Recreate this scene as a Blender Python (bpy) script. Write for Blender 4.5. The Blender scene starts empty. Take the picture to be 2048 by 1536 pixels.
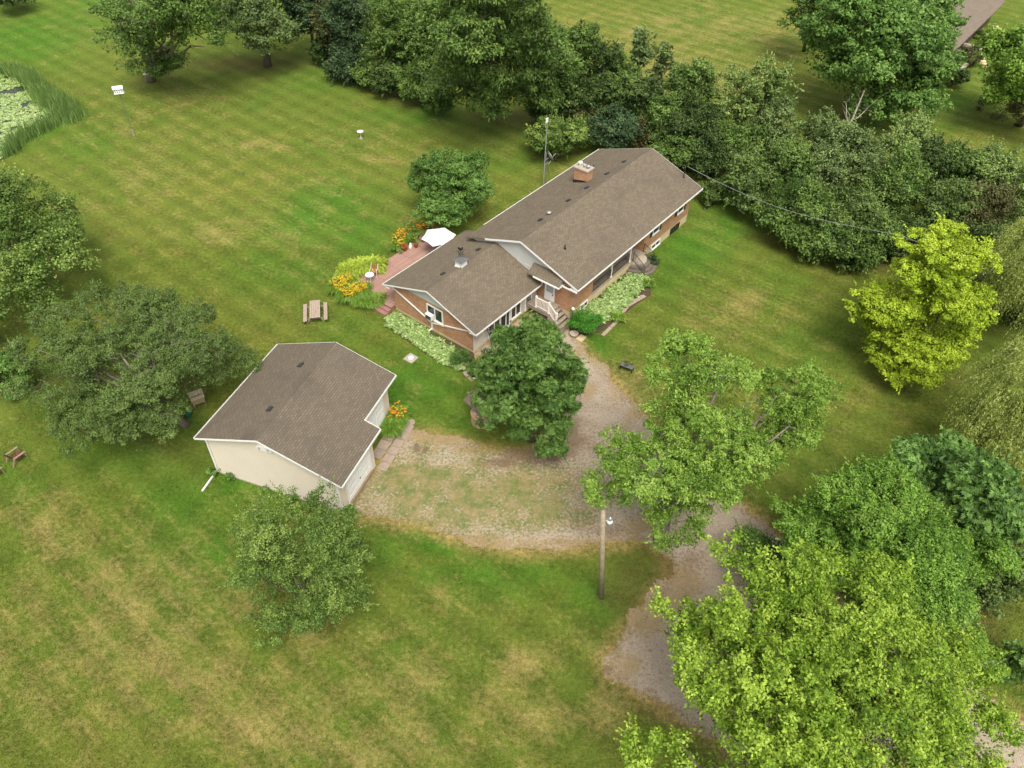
import bpy, math, random
import numpy as np
from mathutils import Vector, Matrix
R = math.radians
SC = bpy.context.scene
COL = SC.collection
PI = math.pi
# ------------------------------------------------------------------ camera
CF, CPITCH, CROLL, CH = 1550.383, 44.382, 1.589, 39.6      # focal (px of 2048), pitch below horizon, roll, height
cam_d = bpy.data.cameras.new("camera"); cam = bpy.data.objects.new("camera", cam_d); COL.objects.link(cam)
cam_d.sensor_width = 36.0; cam_d.lens = 36.0 * CF / 2048.0
cam_d.clip_start = 0.5; cam_d.clip_end = 2000
cam.matrix_world = Matrix.Translation((0, 0, CH)) @ Matrix.Rotation(R(90 - CPITCH), 4, 'X') @ Matrix.Rotation(R(CROLL), 4, 'Z')
SC.camera = cam
# ------------------------------------------------------------------ sky and sun
SUN_EL, SUN_AZ = R(60), R(168)        # azimuth clockwise from +Y
w = bpy.data.worlds.new("World"); SC.world = w; w.use_nodes = True
nt = w.node_tree; bg = nt.nodes['Background']
sky = nt.nodes.new('ShaderNodeTexSky'); sky.sky_type = 'NISHITA'; sky.sun_disc = False
sky.sun_elevation = SUN_EL; sky.sun_rotation = SUN_AZ; sky.dust_density = 5.0; sky.air_density = 1.3; sky.ozone_density = 0.6
hs = nt.nodes.new('ShaderNodeHueSaturation'); hs.inputs['Saturation'].default_value = 0.22
nt.links.new(sky.outputs[0], hs.inputs['Color']); nt.links.new(hs.outputs[0], bg.inputs['Color'])
bg.inputs['Strength'].default_value = 0.115
sd = bpy.data.lights.new("sun", 'SUN'); sd.energy = 1.5; sd.angle = R(26); sd.color = (1.0, 0.94, 0.84)
so = bpy.data.objects.new("sun", sd); COL.objects.link(so)
sdir = Vector((math.sin(SUN_AZ) * math.cos(SUN_EL), math.cos(SUN_AZ) * math.cos(SUN_EL), math.sin(SUN_EL)))
so.rotation_euler = sdir.to_track_quat('Z', 'Y').to_euler(); so.location = (0, 0, 60)
SC.view_settings.view_transform = 'Standard'; SC.view_settings.look = 'None'
SC.view_settings.exposure = 0.94; SC.view_settings.gamma = 1.0
SC.cycles.max_bounces = 6; SC.cycles.diffuse_bounces = 3; SC.cycles.transmission_bounces = 4

# ------------------------------------------------------------------ survey helpers: picture point -> point in the place
_th, _ro = R(CPITCH), R(CROLL)
def gp(x, y, z=0.0):
    a, b = x - 1024, y - 768; c, s = math.cos(_ro), math.sin(_ro); X = c*a + s*b; Y = -s*a + c*b
    d = np.array([X/CF, math.cos(_th) - Y/CF*math.sin(_th), -math.sin(_th) - Y/CF*math.cos(_th)])
    return d*((z - CH)/d[2]) + np.array([0, 0, CH])
def depth(P):
    return P[1]*math.cos(_th) - (P[2]-CH)*math.sin(_th)
GX, GY, GA = -18.763, 31.503, R(70.939)
HX, HY, HA = -9.542, 48.688, R(52.665)
def hloc(u, v, z=0):   # house frame -> world
    return np.array([HX + math.cos(HA)*u + math.sin(HA)*v, HY + math.sin(HA)*u - math.cos(HA)*v, z])
def gloc(u, v, z=0):
    return np.array([GX + math.cos(GA)*u + math.sin(GA)*v, GY + math.sin(GA)*u - math.cos(GA)*v, z])
rng = np.random.default_rng(7)

# ------------------------------------------------------------------ materials
def mat(name, col=(.5,.5,.5), rough=.8, spec=.3, metal=0., var=0.0, vscale=3.0, bump=0.0, bscale=20., col2=None, coord='Object'):
    m = bpy.data.materials.new(name); m.use_nodes = True; n = m.node_tree.nodes; l = m.node_tree.links
    b = n['Principled BSDF']; b.inputs['Roughness'].default_value = rough; b.inputs['Metallic'].default_value = metal
    b.inputs['Specular IOR Level'].default_value = spec; b.inputs['Base Color'].default_value = (*col, 1)
    tc = n.new('ShaderNodeTexCoord')
    if var > 0 or col2:
        nz = n.new('ShaderNodeTexNoise'); nz.inputs['Scale'].default_value = vscale; nz.inputs['Detail'].default_value = 8; nz.inputs['Roughness'].default_value = .65
        l.new(tc.outputs[coord], nz.inputs['Vector'])
        mr = n.new('ShaderNodeMapRange'); mr.inputs[1].default_value = .3; mr.inputs[2].default_value = .7
        l.new(nz.outputs[0], mr.inputs[0])
        mx = n.new('ShaderNodeMix'); mx.data_type = 'RGBA'
        c2 = col2 or tuple(c*(1-var) for c in col)
        mx.inputs[6].default_value = (*col, 1); mx.inputs[7].default_value = (*c2, 1)
        l.new(mr.outputs[0], mx.inputs[0]); l.new(mx.outputs[2], b.inputs['Base Color'])
    if bump > 0:
        n2 = n.new('ShaderNodeTexNoise'); n2.inputs['Scale'].default_value = bscale; n2.inputs['Detail'].default_value = 6
        l.new(tc.outputs[coord], n2.inputs['Vector'])
        bp = n.new('ShaderNodeBump'); bp.inputs['Strength'].default_value = bump; bp.inputs['Distance'].default_value = .05
        l.new(n2.outputs[0], bp.inputs['Height']); l.new(bp.outputs[0], b.inputs['Normal'])
    return m
def NN(m): return m.node_tree.nodes, m.node_tree.links
def math_node(n, l, op, a, b=None, c=None):
    q = n.new('ShaderNodeMath'); q.operation = op
    for i, v in enumerate((a, b, c)):
        if v is None: continue
        if hasattr(v, 'links') or hasattr(v, 'is_output'): l.new(v, q.inputs[i])
        else: q.inputs[i].default_value = v
    return q.outputs[0]
def mixc(n, l, f, a, b, blend='MIX'):
    q = n.new('ShaderNodeMix'); q.data_type = 'RGBA'; q.blend_type = blend
    for i, v in ((0, f), (6, a), (7, b)):
        if hasattr(v, 'is_output'): l.new(v, q.inputs[i])
        elif i == 0: q.inputs[0].default_value = v
        else: q.inputs[i].default_value = (*v, 1)
    return q.outputs[2]
def noise(n, l, vec, scale, detail=6, rough=.6, lo=.3, hi=.7, dist=0):
    q = n.new('ShaderNodeTexNoise'); q.inputs['Scale'].default_value = scale; q.inputs['Detail'].default_value = detail
    q.inputs['Roughness'].default_value = rough; q.inputs['Distortion'].default_value = dist
    l.new(vec, q.inputs['Vector'])
    r = n.new('ShaderNodeMapRange'); r.inputs[1].default_value = lo; r.inputs[2].default_value = hi
    l.new(q.outputs[0], r.inputs[0]); return r.outputs[0]

def brick_mat(name, c1, c2, mortar, wall=True, bw=.21, rh=.075, ms=.012, dirt=None, bump=.4, stain=0):
    m = bpy.data.materials.new(name); m.use_nodes = True; n, l = NN(m); b = n['Principled BSDF']
    b.inputs['Roughness'].default_value = .9; b.inputs['Specular IOR Level'].default_value = .2
    tc = n.new('ShaderNodeTexCoord'); sx = n.new('ShaderNodeSeparateXYZ'); l.new(tc.outputs['Object'], sx.inputs[0])
    cx = n.new('ShaderNodeCombineXYZ')
    if wall:
        l.new(math_node(n, l, 'ADD', sx.outputs[0], sx.outputs[1]), cx.inputs[0]); l.new(sx.outputs[2], cx.inputs[1])
    else:
        l.new(sx.outputs[0], cx.inputs[0]); l.new(sx.outputs[1], cx.inputs[1])
    bt = n.new('ShaderNodeTexBrick'); l.new(cx.outputs[0], bt.inputs['Vector'])
    bt.inputs['Scale'].default_value = 1; bt.inputs['Brick Width'].default_value = bw; bt.inputs['Row Height'].default_value = rh
    bt.inputs['Mortar Size'].default_value = ms; bt.inputs['Mortar Smooth'].default_value = .2
    bt.inputs['Color1'].default_value = (*c1, 1); bt.inputs['Color2'].default_value = (*c2, 1); bt.inputs['Mortar'].default_value = (*mortar, 1)
    out = bt.outputs['Color']
    f1 = noise(n, l, tc.outputs['Object'], 1.1 if not wall else 2.5, 8, .6, .35, .75)
    d = dirt or tuple(v*.62 for v in c1)
    fs = math_node(n, l, 'MULTIPLY', f1, .6)
    out = mixc(n, l, fs, out, d)
    if stain:
        f2 = noise(n, l, tc.outputs['Object'], .35, 5, .55, .52, .8, .6)
        out = mixc(n, l, math_node(n, l, 'MULTIPLY', f2, stain), out, (.055, .045, .038))
    f3 = noise(n, l, tc.outputs['Object'], 30, 3, .6, .25, .75)
    out = mixc(n, l, math_node(n, l, 'MULTIPLY', f3, .3), out, tuple(v*1.35 for v in c2))
    l.new(out, b.inputs['Base Color'])
    bp = n.new('ShaderNodeBump'); bp.inputs['Strength'].default_value = bump; bp.inputs['Distance'].default_value = .02
    l.new(math_node(n, l, 'SUBTRACT', 1.0, bt.outputs['Fac']), bp.inputs['Height']); l.new(bp.outputs[0], b.inputs['Normal'])
    return m
def siding_mat(name, col, step=.12, amt=.25, dirtcol=None):
    m = bpy.data.materials.new(name); m.use_nodes = True; n, l = NN(m); b = n['Principled BSDF']
    b.inputs['Roughness'].default_value = .6
    tc = n.new('ShaderNodeTexCoord'); sx = n.new('ShaderNodeSeparateXYZ'); l.new(tc.outputs['Object'], sx.inputs[0])
    fr = math_node(n, l, 'FRACT', math_node(n, l, 'DIVIDE', sx.outputs[2], step))
    ln = math_node(n, l, 'GREATER_THAN', fr, .86)
    c = mixc(n, l, math_node(n, l, 'MULTIPLY', ln, amt), col, tuple(v*.45 for v in col))
    f = noise(n, l, tc.outputs['Object'], .8, 8, .7, .45, .85)
    c = mixc(n, l, math_node(n, l, 'MULTIPLY', f, .45), c, dirtcol or tuple(v*.75 for v in col))
    l.new(c, b.inputs['Base Color'])
    bp = n.new('ShaderNodeBump'); bp.inputs['Strength'].default_value = .5; bp.inputs['Distance'].default_value = .02
    l.new(fr, bp.inputs['Height']); l.new(bp.outputs[0], b.inputs['Normal'])
    return m
def plank_mat(name, c1, c2, gap, width=.14, axis=1, ms=.012):
    m = brick_mat(name, c1, c2, gap, wall=False, bw=3.6, rh=width, ms=ms, bump=.5)
    return m
M = {}
M['shingle'] = brick_mat('shingle', (.118,.094,.064), (.178,.145,.101), (.06,.048,.036), wall=False, bw=.32, rh=.15, ms=.016, dirt=(.105,.084,.06), stain=.6)
M['shingle_garage'] = brick_mat('shingle_garage', (.106,.085,.060), (.152,.125,.088), (.055,.045,.034), wall=False, bw=.32, rh=.15, ms=.016, dirt=(.11,.088,.07), stain=.8)
M['brick'] = brick_mat('brick', (.27,.125,.062), (.50,.27,.145), (.40,.29,.19), dirt=(.19,.085,.045), bw=.22, rh=.08)
M['foundation'] = mat('foundation', (.62,.49,.29), .9, var=.25, vscale=1.5, bump=.2)
M['siding'] = siding_mat('siding', (.76,.67,.55), .18, .5)
M['board'] = mat('board_siding', (.56,.52,.44), .7, var=.15, vscale=2)
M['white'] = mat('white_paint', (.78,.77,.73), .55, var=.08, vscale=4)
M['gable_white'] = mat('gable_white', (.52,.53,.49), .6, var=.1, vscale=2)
M['rail_cream'] = mat('cream_vinyl', (.78,.72,.64), .5, var=.06)
M['glass'] = mat('window_glass', (.012,.016,.015), .08, spec=.6)
M['dark'] = mat('dark_interior', (.02,.02,.02), .8)
M['black_metal'] = mat('black_metal', (.022,.02,.02), .5, spec=.4, var=.3)
M['vent'] = mat('dark_vent_plastic', (.045,.045,.048), .45, spec=.5, var=.3)
M['steel'] = mat('galvanised_steel', (.55,.55,.55), .35, metal=.7, var=.3)
M['grey_metal'] = mat('grey_metal', (.42,.42,.42), .5, metal=.2, var=.2)
M['slate'] = mat('slate_sheet', (.12,.12,.12), .6, var=.2)
M['door_white'] = mat('door_white', (.84,.83,.80), .5, var=.05)
M['concrete'] = mat('concrete', (.42,.36,.28), .9, var=.3, vscale=3, bump=.2)
M['paver'] = mat('paver', (.36,.28,.21), .9, var=.3, vscale=4, bump=.2)
M['stone_step'] = mat('stone_step', (.17,.14,.11), .9, var=.4, vscale=3, bump=.3)
M['deck'] = plank_mat('deck_planks', (.34,.195,.15), (.46,.29,.225), (.07,.03,.025), .15, ms=.034)
M['deck_solid'] = mat('deck_boards', (.33,.17,.14), .8, var=.3, vscale=5)
M['grey_wood'] = mat('weathered_wood', (.34,.28,.22), .9, var=.45, vscale=9, bump=.3)
M['table_wood'] = mat('picnic_table_wood', (.42,.33,.25), .85, var=.4, vscale=7, bump=.3)
M['chair_wood'] = mat('chair_wood', (.34,.24,.17), .85, var=.4, vscale=8)
M['red_wood'] = mat('red_wood', (.16,.06,.04), .8, var=.4, vscale=8)
M['pole_wood'] = mat('pole_wood', (.38,.31,.21), .9, var=.45, vscale=4, bump=.4, bscale=9)
M['tan_plank'] = mat('tan_plank', (.36,.26,.16), .9, var=.3, vscale=5)
M['terracotta'] = mat('terracotta', (.33,.075,.035), .8, var=.3, vscale=6)
M['white_cloth'] = mat('white_canvas', (.74,.74,.72), .85)
M['porch_back'] = mat('porch_back_wall', (.60,.51,.36), .8, var=.2)
M['mud'] = mat('mud', (.09,.06,.035), .9, var=.4)
M['bark'] = mat('bark', (.13,.10,.07), .95, var=.5, vscale=6, bump=.5)
M['bark_grey'] = mat('bark_grey', (.26,.22,.17), .95, var=.5, vscale=5, bump=.4)
M['bark_red'] = mat('bark_red', (.13,.065,.04), .95, var=.4, vscale=5, bump=.4)
M['teal'] = mat('teal_plastic', (.02,.12,.10), .5)
M['lamp_glass'] = mat('lamp_glass', (.7,.72,.75), .15, spec=.6)
M['stem'] = mat('stem', (.09,.11,.03), .9, var=.4)
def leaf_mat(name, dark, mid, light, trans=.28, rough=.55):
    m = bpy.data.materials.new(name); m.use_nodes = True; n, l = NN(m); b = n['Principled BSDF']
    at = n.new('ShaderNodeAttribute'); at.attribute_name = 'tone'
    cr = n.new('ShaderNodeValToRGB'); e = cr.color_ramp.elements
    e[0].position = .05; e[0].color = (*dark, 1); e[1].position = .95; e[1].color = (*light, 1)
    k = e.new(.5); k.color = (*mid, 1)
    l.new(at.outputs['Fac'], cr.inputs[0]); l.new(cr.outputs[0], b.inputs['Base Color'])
    b.inputs['Roughness'].default_value = rough; b.inputs['Specular IOR Level'].default_value = .25
    tr = n.new('ShaderNodeBsdfTranslucent')
    l.new(mixc(n, l, .5, cr.outputs[0], light), tr.inputs['Color'])
    ms = n.new('ShaderNodeMixShader'); ms.inputs[0].default_value = trans
    l.new(b.outputs[0], ms.inputs[1]); l.new(tr.outputs[0], ms.inputs[2]); l.new(ms.outputs[0], n['Material Output'].inputs[0])
    return m
L = {}
L['chestnut'] = leaf_mat('leaves_chestnut', (0.03, 0.07, 0.012), (0.075, 0.15, 0.026), (0.175, 0.29, 0.06))
L['gold'] = leaf_mat('leaves_gold', (0.13, 0.205, 0.012), (0.285, 0.405, 0.02), (0.53, 0.64, 0.065), .3)
L['fresh'] = leaf_mat('leaves_fresh', (0.05, 0.11, 0.013), (0.14, 0.25, 0.028), (0.34, 0.49, 0.09), .3)
L['yellowgreen'] = leaf_mat('leaves_yellow_green', (0.055, 0.11, 0.009), (0.165, 0.28, 0.02), (0.43, 0.57, 0.08), .32)
L['maple'] = leaf_mat('leaves_maple', (0.045, 0.105, 0.012), (0.12, 0.235, 0.026), (0.27, 0.44, 0.07), .3)
L['palm'] = leaf_mat('leaves_blue_green', (0.03, 0.075, 0.015), (0.085, 0.17, 0.032), (0.21, 0.36, 0.08))
L['olive'] = leaf_mat('leaves_olive', (0.038, 0.065, 0.013), (0.088, 0.14, 0.03), (0.2, 0.29, 0.075))
L['pear'] = leaf_mat('leaves_pear', (0.045, 0.09, 0.015), (0.1, 0.175, 0.032), (0.3, 0.4, 0.085))
L['dark'] = leaf_mat('leaves_dark', (0.018, 0.036, 0.008), (0.055, 0.095, 0.021), (0.14, 0.21, 0.05))
L['mid'] = leaf_mat('leaves_mid', (0.03, 0.062, 0.011), (0.088, 0.155, 0.03), (0.22, 0.33, 0.07))
L['bluedark'] = leaf_mat('leaves_blue_dark', (0.018, 0.038, 0.014), (0.048, 0.09, 0.034), (0.12, 0.19, 0.07))
L['greygreen'] = leaf_mat('leaves_grey_green', (0.045, 0.068, 0.02), (0.11, 0.165, 0.048), (0.26, 0.35, 0.11))
L['light'] = leaf_mat('leaves_light', (0.06, 0.1, 0.022), (0.155, 0.23, 0.055), (0.33, 0.43, 0.12))
L['brown'] = leaf_mat('leaves_brown', (0.045, 0.045, 0.014), (0.095, 0.1, 0.032), (0.18, 0.19, 0.06))
L['willow'] = leaf_mat('leaves_willow', (0.12, 0.16, 0.03), (0.27, 0.33, 0.07), (0.5, 0.56, 0.16), .25)
L['bright'] = leaf_mat('leaves_bright_maple', (0.04, 0.09, 0.014), (0.1, 0.195, 0.034), (0.24, 0.39, 0.09), .3)
L['hosta'] = leaf_mat('leaves_hosta', (.13,.22,.05), (.26,.38,.11), (.46,.56,.24), .2)
L['lime'] = leaf_mat('leaves_lime', (.14,.22,.02), (.32,.42,.04), (.55,.62,.09), .25)
L['lily'] = leaf_mat('leaves_lily', (.06,.13,.015), (.14,.27,.03), (.28,.42,.06), .2)
L['boxwood'] = leaf_mat('leaves_boxwood', (0.025, 0.09, 0.008), (0.06, 0.21, 0.018), (0.12, 0.36, 0.04))
L['orange'] = leaf_mat('petals_orange', (.45,.17,.01), (.70,.27,.012), (.85,.42,.03), .2)
L['yellow'] = leaf_mat('petals_yellow', (0.45, 0.33, 0.015), (0.66, 0.46, 0.02), (0.82, 0.6, 0.06), .2)
L['red'] = leaf_mat('petals_red', (.35,.05,.02), (.55,.09,.03), (.7,.2,.05), .2)
L['reed'] = leaf_mat('leaves_reed', (0.06, 0.13, 0.03), (0.14, 0.25, 0.06), (0.3, 0.38, 0.11), .2)
L['pad'] = leaf_mat('lily_pads', (0.09, 0.16, 0.035), (0.22, 0.33, 0.085), (0.45, 0.52, 0.22), .05, .35)
M['deadtwig'] = mat('dead_twig', (.52,.46,.37), .9, var=.3)

# ------------------------------------------------------------------ mesh helpers
class MB:
    def __init__(s): s.v = []; s.f = []
    def add(s, vs, fs):
        k = len(s.v); s.v += [tuple(map(float, a)) for a in vs]; s.f += [tuple(i + k for i in f) for f in fs]; return s
    def box(s, x0, x1, y0, y1, z0, z1):
        if x1 < x0: x0, x1 = x1, x0
        if y1 < y0: y0, y1 = y1, y0
        return s.add([(x0,y0,z0),(x1,y0,z0),(x1,y1,z0),(x0,y1,z0),(x0,y0,z1),(x1,y0,z1),(x1,y1,z1),(x0,y1,z1)],
                     [(0,3,2,1),(4,5,6,7),(0,1,5,4),(1,2,6,5),(2,3,7,6),(3,0,4,7)])
    def tube(s, pts, rad, n=8, cap=True):
        pts = [Vector(p) for p in pts]; rad = rad if hasattr(rad, '__len__') else [rad]*len(pts)
        k = len(s.v); prev = None
        for i, p in enumerate(pts):
            t = (pts[min(i+1, len(pts)-1)] - pts[max(i-1, 0)])
            t = t.normalized() if t.length > 1e-9 else Vector((0,0,1))
            a = prev if prev is not None else (Vector((1,0,0)) if abs(t.x) < .9 else Vector((0,1,0)))
            a = (a - t*a.dot(t)).normalized(); b = t.cross(a); prev = a
            for j in range(n):
                q = p + (a*math.cos(2*PI*j/n) + b*math.sin(2*PI*j/n))*rad[i]; s.v.append(tuple(q))
        for i in range(len(pts)-1):
            for j in range(n):
                s.f.append((k+i*n+j, k+i*n+(j+1)%n, k+(i+1)*n+(j+1)%n, k+(i+1)*n+j))
        if cap:
            s.f.append(tuple(k+j for j in range(n))[::-1]); s.f.append(tuple(k+(len(pts)-1)*n+j for j in range(n)))
        return s
    def lathe(s, c, prof, n=14):
        k = len(s.v)
        for r, z in prof:
            for j in range(n): s.v.append((c[0]+r*math.cos(2*PI*j/n), c[1]+r*math.sin(2*PI*j/n), c[2]+z))
        for i in range(len(prof)-1):
            for j in range(n): s.f.append((k+i*n+j, k+i*n+(j+1)%n, k+(i+1)*n+(j+1)%n, k+(i+1)*n+j))
        s.f.append(tuple(k+j for j in range(n))[::-1]); s.f.append(tuple(k+(len(prof)-1)*n+j for j in range(n)))
        return s
    def beam(s, a, b, w, h):      # rectangular bar between two points
        a, b = Vector(a), Vector(b); t = (b-a).normalized(); up = Vector((0,0,1)) if abs(t.z) < .95 else Vector((1,0,0))
        x = t.cross(up).normalized()*w/2; y = x.cross(t).normalized()*h/2
        return s.add([a-x-y, a+x-y, a+x+y, a-x+y, b-x-y, b+x-y, b+x+y, b-x+y],
                     [(0,3,2,1),(4,5,6,7),(0,1,5,4),(1,2,6,5),(2,3,7,6),(3,0,4,7)])
    def prism(s, poly, z0, z1):
        n = len(poly); return s.add([(*p[:2], z0) for p in poly] + [(*p[:2], z1) for p in poly],
            [tuple(range(n))[::-1], tuple(range(n, 2*n))] + [(i, (i+1)%n, n+(i+1)%n, n+i) for i in range(n)])
    def extr(s, poly3, d):      # polygon of 3D points extruded along d
        n = len(poly3); d = Vector(d); P = [Vector(p) for p in poly3]
        return s.add(P + [p+d for p in P], [tuple(range(n))[::-1], tuple(range(n, 2*n))] + [(i, (i+1)%n, n+(i+1)%n, n+i) for i in range(n)])
    def build(s, name, m, parent=None, smooth=False, loc=None, bevel=0):
        me = bpy.data.meshes.new(name); me.from_pydata(s.v, [], s.f); me.update()
        me.materials.append(m)
        if smooth: me.polygons.foreach_set('use_smooth', [True]*len(me.polygons))
        o = bpy.data.objects.new(name, me); COL.objects.link(o)
        if parent: o.parent = parent
        if loc is not None: o.location = loc
        if bevel:
            md = o.modifiers.new('b', 'BEVEL'); md.width = bevel; md.segments = 1
        return o
def flip(vs): return [(a[0], -a[1], a[2]) for a in vs]
class HB(MB):     # builder in (u, v, z) of a building: local x = u, local y = -v
    def build(s, *a, **k):
        s.v = [(x, -y, z) for x, y, z in s.v]; s.f = [f[::-1] for f in s.f]
        return MB.build(s, *a, **k)
def tag(o, label=None, cat=None, group=None, kind=None):
    if label: o['label'] = label
    if cat: o['category'] = cat
    if group: o['group'] = group
    if kind: o['kind'] = kind
    return o
def thing(name, loc, rz=0, label=None, cat=None, group=None):
    o = bpy.data.objects.new(name, None); COL.objects.link(o); o.location = loc; o.rotation_euler = (0, 0, rz)
    o.empty_display_size = .3
    return tag(o, label, cat, group)
def copy_tree(o, parent=None):
    c = o.copy(); COL.objects.link(c)
    if parent: c.parent = parent
    for ch in [x for x in bpy.data.objects if x.parent == o]: copy_tree(ch, c)
    return c
def np_mesh(name, V, m, tone=None, k=4):       # V: (n*k,3) verts, n separate k-gons
    n = len(V)//k; me = bpy.data.meshes.new(name)
    me.vertices.add(n*k); me.vertices.foreach_set('co', V.astype(np.float32).ravel())
    me.loops.add(n*k); me.loops.foreach_set('vertex_index', np.arange(n*k, dtype=np.int32))
    me.polygons.add(n); me.polygons.foreach_set('loop_start', np.arange(0, n*k, k, dtype=np.int32))
    try: me.polygons.foreach_set('loop_total', np.full(n, k, dtype=np.int32))
    except Exception: pass
    if tone is not None:
        at = me.attributes.new('tone', 'FLOAT', 'FACE'); at.data.foreach_set('value', tone.astype(np.float32))
    me.materials.append(m); me.update(calc_edges=True)
    return me
def unit(a): return a/np.maximum(np.linalg.norm(a, axis=-1, keepdims=True), 1e-9)
def rdir(r, n): return unit(r.normal(size=(n, 3)))
def leaf_quads(r, P, N, Lf, Wf, T=None):
    n = len(P)
    if T is None:
        T = np.cross(N, rdir(r, n)); T = unit(T)
    else:
        T = unit(T - N*(T*N).sum(1, keepdims=True))
    B = np.cross(N, T); Ls = (Lf*r.uniform(.7, 1.25, n))[:, None]; Ws = (Wf*r.uniform(.7, 1.25, n))[:, None]
    cup = N*Ws*.18
    V = np.stack([P - T*Ls*.5, P + B*Ws*.5 - T*Ls*.05 + cup, P + T*Ls*.5, P - B*Ws*.5 - T*Ls*.05 + cup], 1)
    return V.reshape(-1, 3)
def crown(r, lobes, puffs, per, pr, Lf, Wf, low=-.55, palm=0, droop=0., up=.5, inner=.08, flat=.6, contrast=.5, sub=12, ss=.38, sf=.72, sprig=.8):
    """foliage of a crown: lobes carry boughs, boughs carry clumps, clumps carry leaf-sized faces"""
    area = np.array([l[1]*l[1] + l[1]*l[2] for l in lobes]); area = area/area.sum()
    VV = []; TT = []; C = []
    for (c, rx, rz), a in zip(lobes, area):
        R3 = np.array([rx, rx, rz]); c = np.array(c)
        ns = max(5, int(sub*r.uniform(.85, 1.2))); sd = rdir(r, ns*3); sd = sd[sd[:, 2] > low][:ns]; ns = len(sd)
        sc = c + sd*R3*r.uniform(.4, .74, ns)[:, None]; sr = R3*ss*r.uniform(.65, 1.35, ns)[:, None]*np.array([1, 1, sf]); st = r.uniform(0, 1, ns)
        n = max(6, int(puffs*a)); si = r.integers(0, ns, n); d = unit(r.normal(size=(n, 3)) + sd[si]*.7 + np.array([0, 0, .35]))
        rf = np.clip(1 - np.abs(r.normal(0, .22, n)), .2, 1.)*r.uniform(.85, 1.18, n)
        pc = sc[si] + d*sr[si]*rf[:, None]; C.append(pc)
        ps = pr*r.uniform(.55, 1.3, n); pt = .5*st[si] + .5*r.uniform(0, 1, n)
        idx = np.repeat(np.arange(n), per); k = len(idx)
        e = unit(r.normal(size=(k, 3)) + np.array([0, 0, .3]) + d[idx]*.6)
        rad = ps[idx]*(.15 + .85*np.sqrt(r.uniform(0, 1, k)))
        P = pc[idx] + e*rad[:, None]*np.array([1, 1, flat]); P[:, 2] -= droop*.25*rad
        Nn = unit(e*.55 + np.array([0, 0, up]) + r.normal(size=(k, 3))*.42)
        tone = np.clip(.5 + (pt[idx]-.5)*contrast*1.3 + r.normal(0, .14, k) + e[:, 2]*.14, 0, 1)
        if palm:
            T0 = np.cross(Nn, rdir(r, k)); T0 = unit(T0); B0 = np.cross(Nn, T0)
            for j in range(palm):
                an = (j - (palm-1)/2)*(1.9/palm*1.6); T = T0*math.cos(an) + B0*math.sin(an) - np.array([0, 0, droop])
                T = unit(T); VV.append(leaf_quads(r, P + T*Lf*.5, unit(Nn + r.normal(size=(k, 3))*.15), Lf, Wf, T)); TT.append(tone)
        else:
            T = None
            if droop: T = unit(e + r.normal(size=(k, 3))*.5 - np.array([0, 0, droop]))
            VV.append(leaf_quads(r, P, Nn, Lf, Wf, T)); TT.append(tone)
        m = int(n*sprig)
        if m:
            j = r.integers(0, n, m); dv = unit((pc[j]-c)/R3 + r.normal(size=(m, 3))*.45 + np.array([0, 0, .55])); ln = pr*r.uniform(.9, 2.3, m)
            q = 15; ii = np.repeat(np.arange(m), q); f = np.tile((np.arange(q)+.5)/q, m)[:, None]
            P = pc[j][ii] + dv[ii]*(ln[ii][:, None]*f) + r.normal(size=(m*q, 3))*pr*.13*(1.15-f); P[:, 2] -= (droop*.3+.12)*ln[ii]*f[:, 0]**2
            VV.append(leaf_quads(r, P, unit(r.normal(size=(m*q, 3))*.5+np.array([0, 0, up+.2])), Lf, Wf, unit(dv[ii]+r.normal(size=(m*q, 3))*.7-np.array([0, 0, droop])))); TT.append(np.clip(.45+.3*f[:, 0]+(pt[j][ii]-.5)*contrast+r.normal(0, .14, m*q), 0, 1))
        ki = int(n*per*inner)
        if ki:
            di = rdir(r, ki)*np.cbrt(r.uniform(0, 1, ki))[:, None]*.8*R3
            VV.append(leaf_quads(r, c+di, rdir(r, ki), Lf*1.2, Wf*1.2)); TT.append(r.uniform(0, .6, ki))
    return np.concatenate(VV), np.concatenate(TT), np.concatenate(C)
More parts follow.
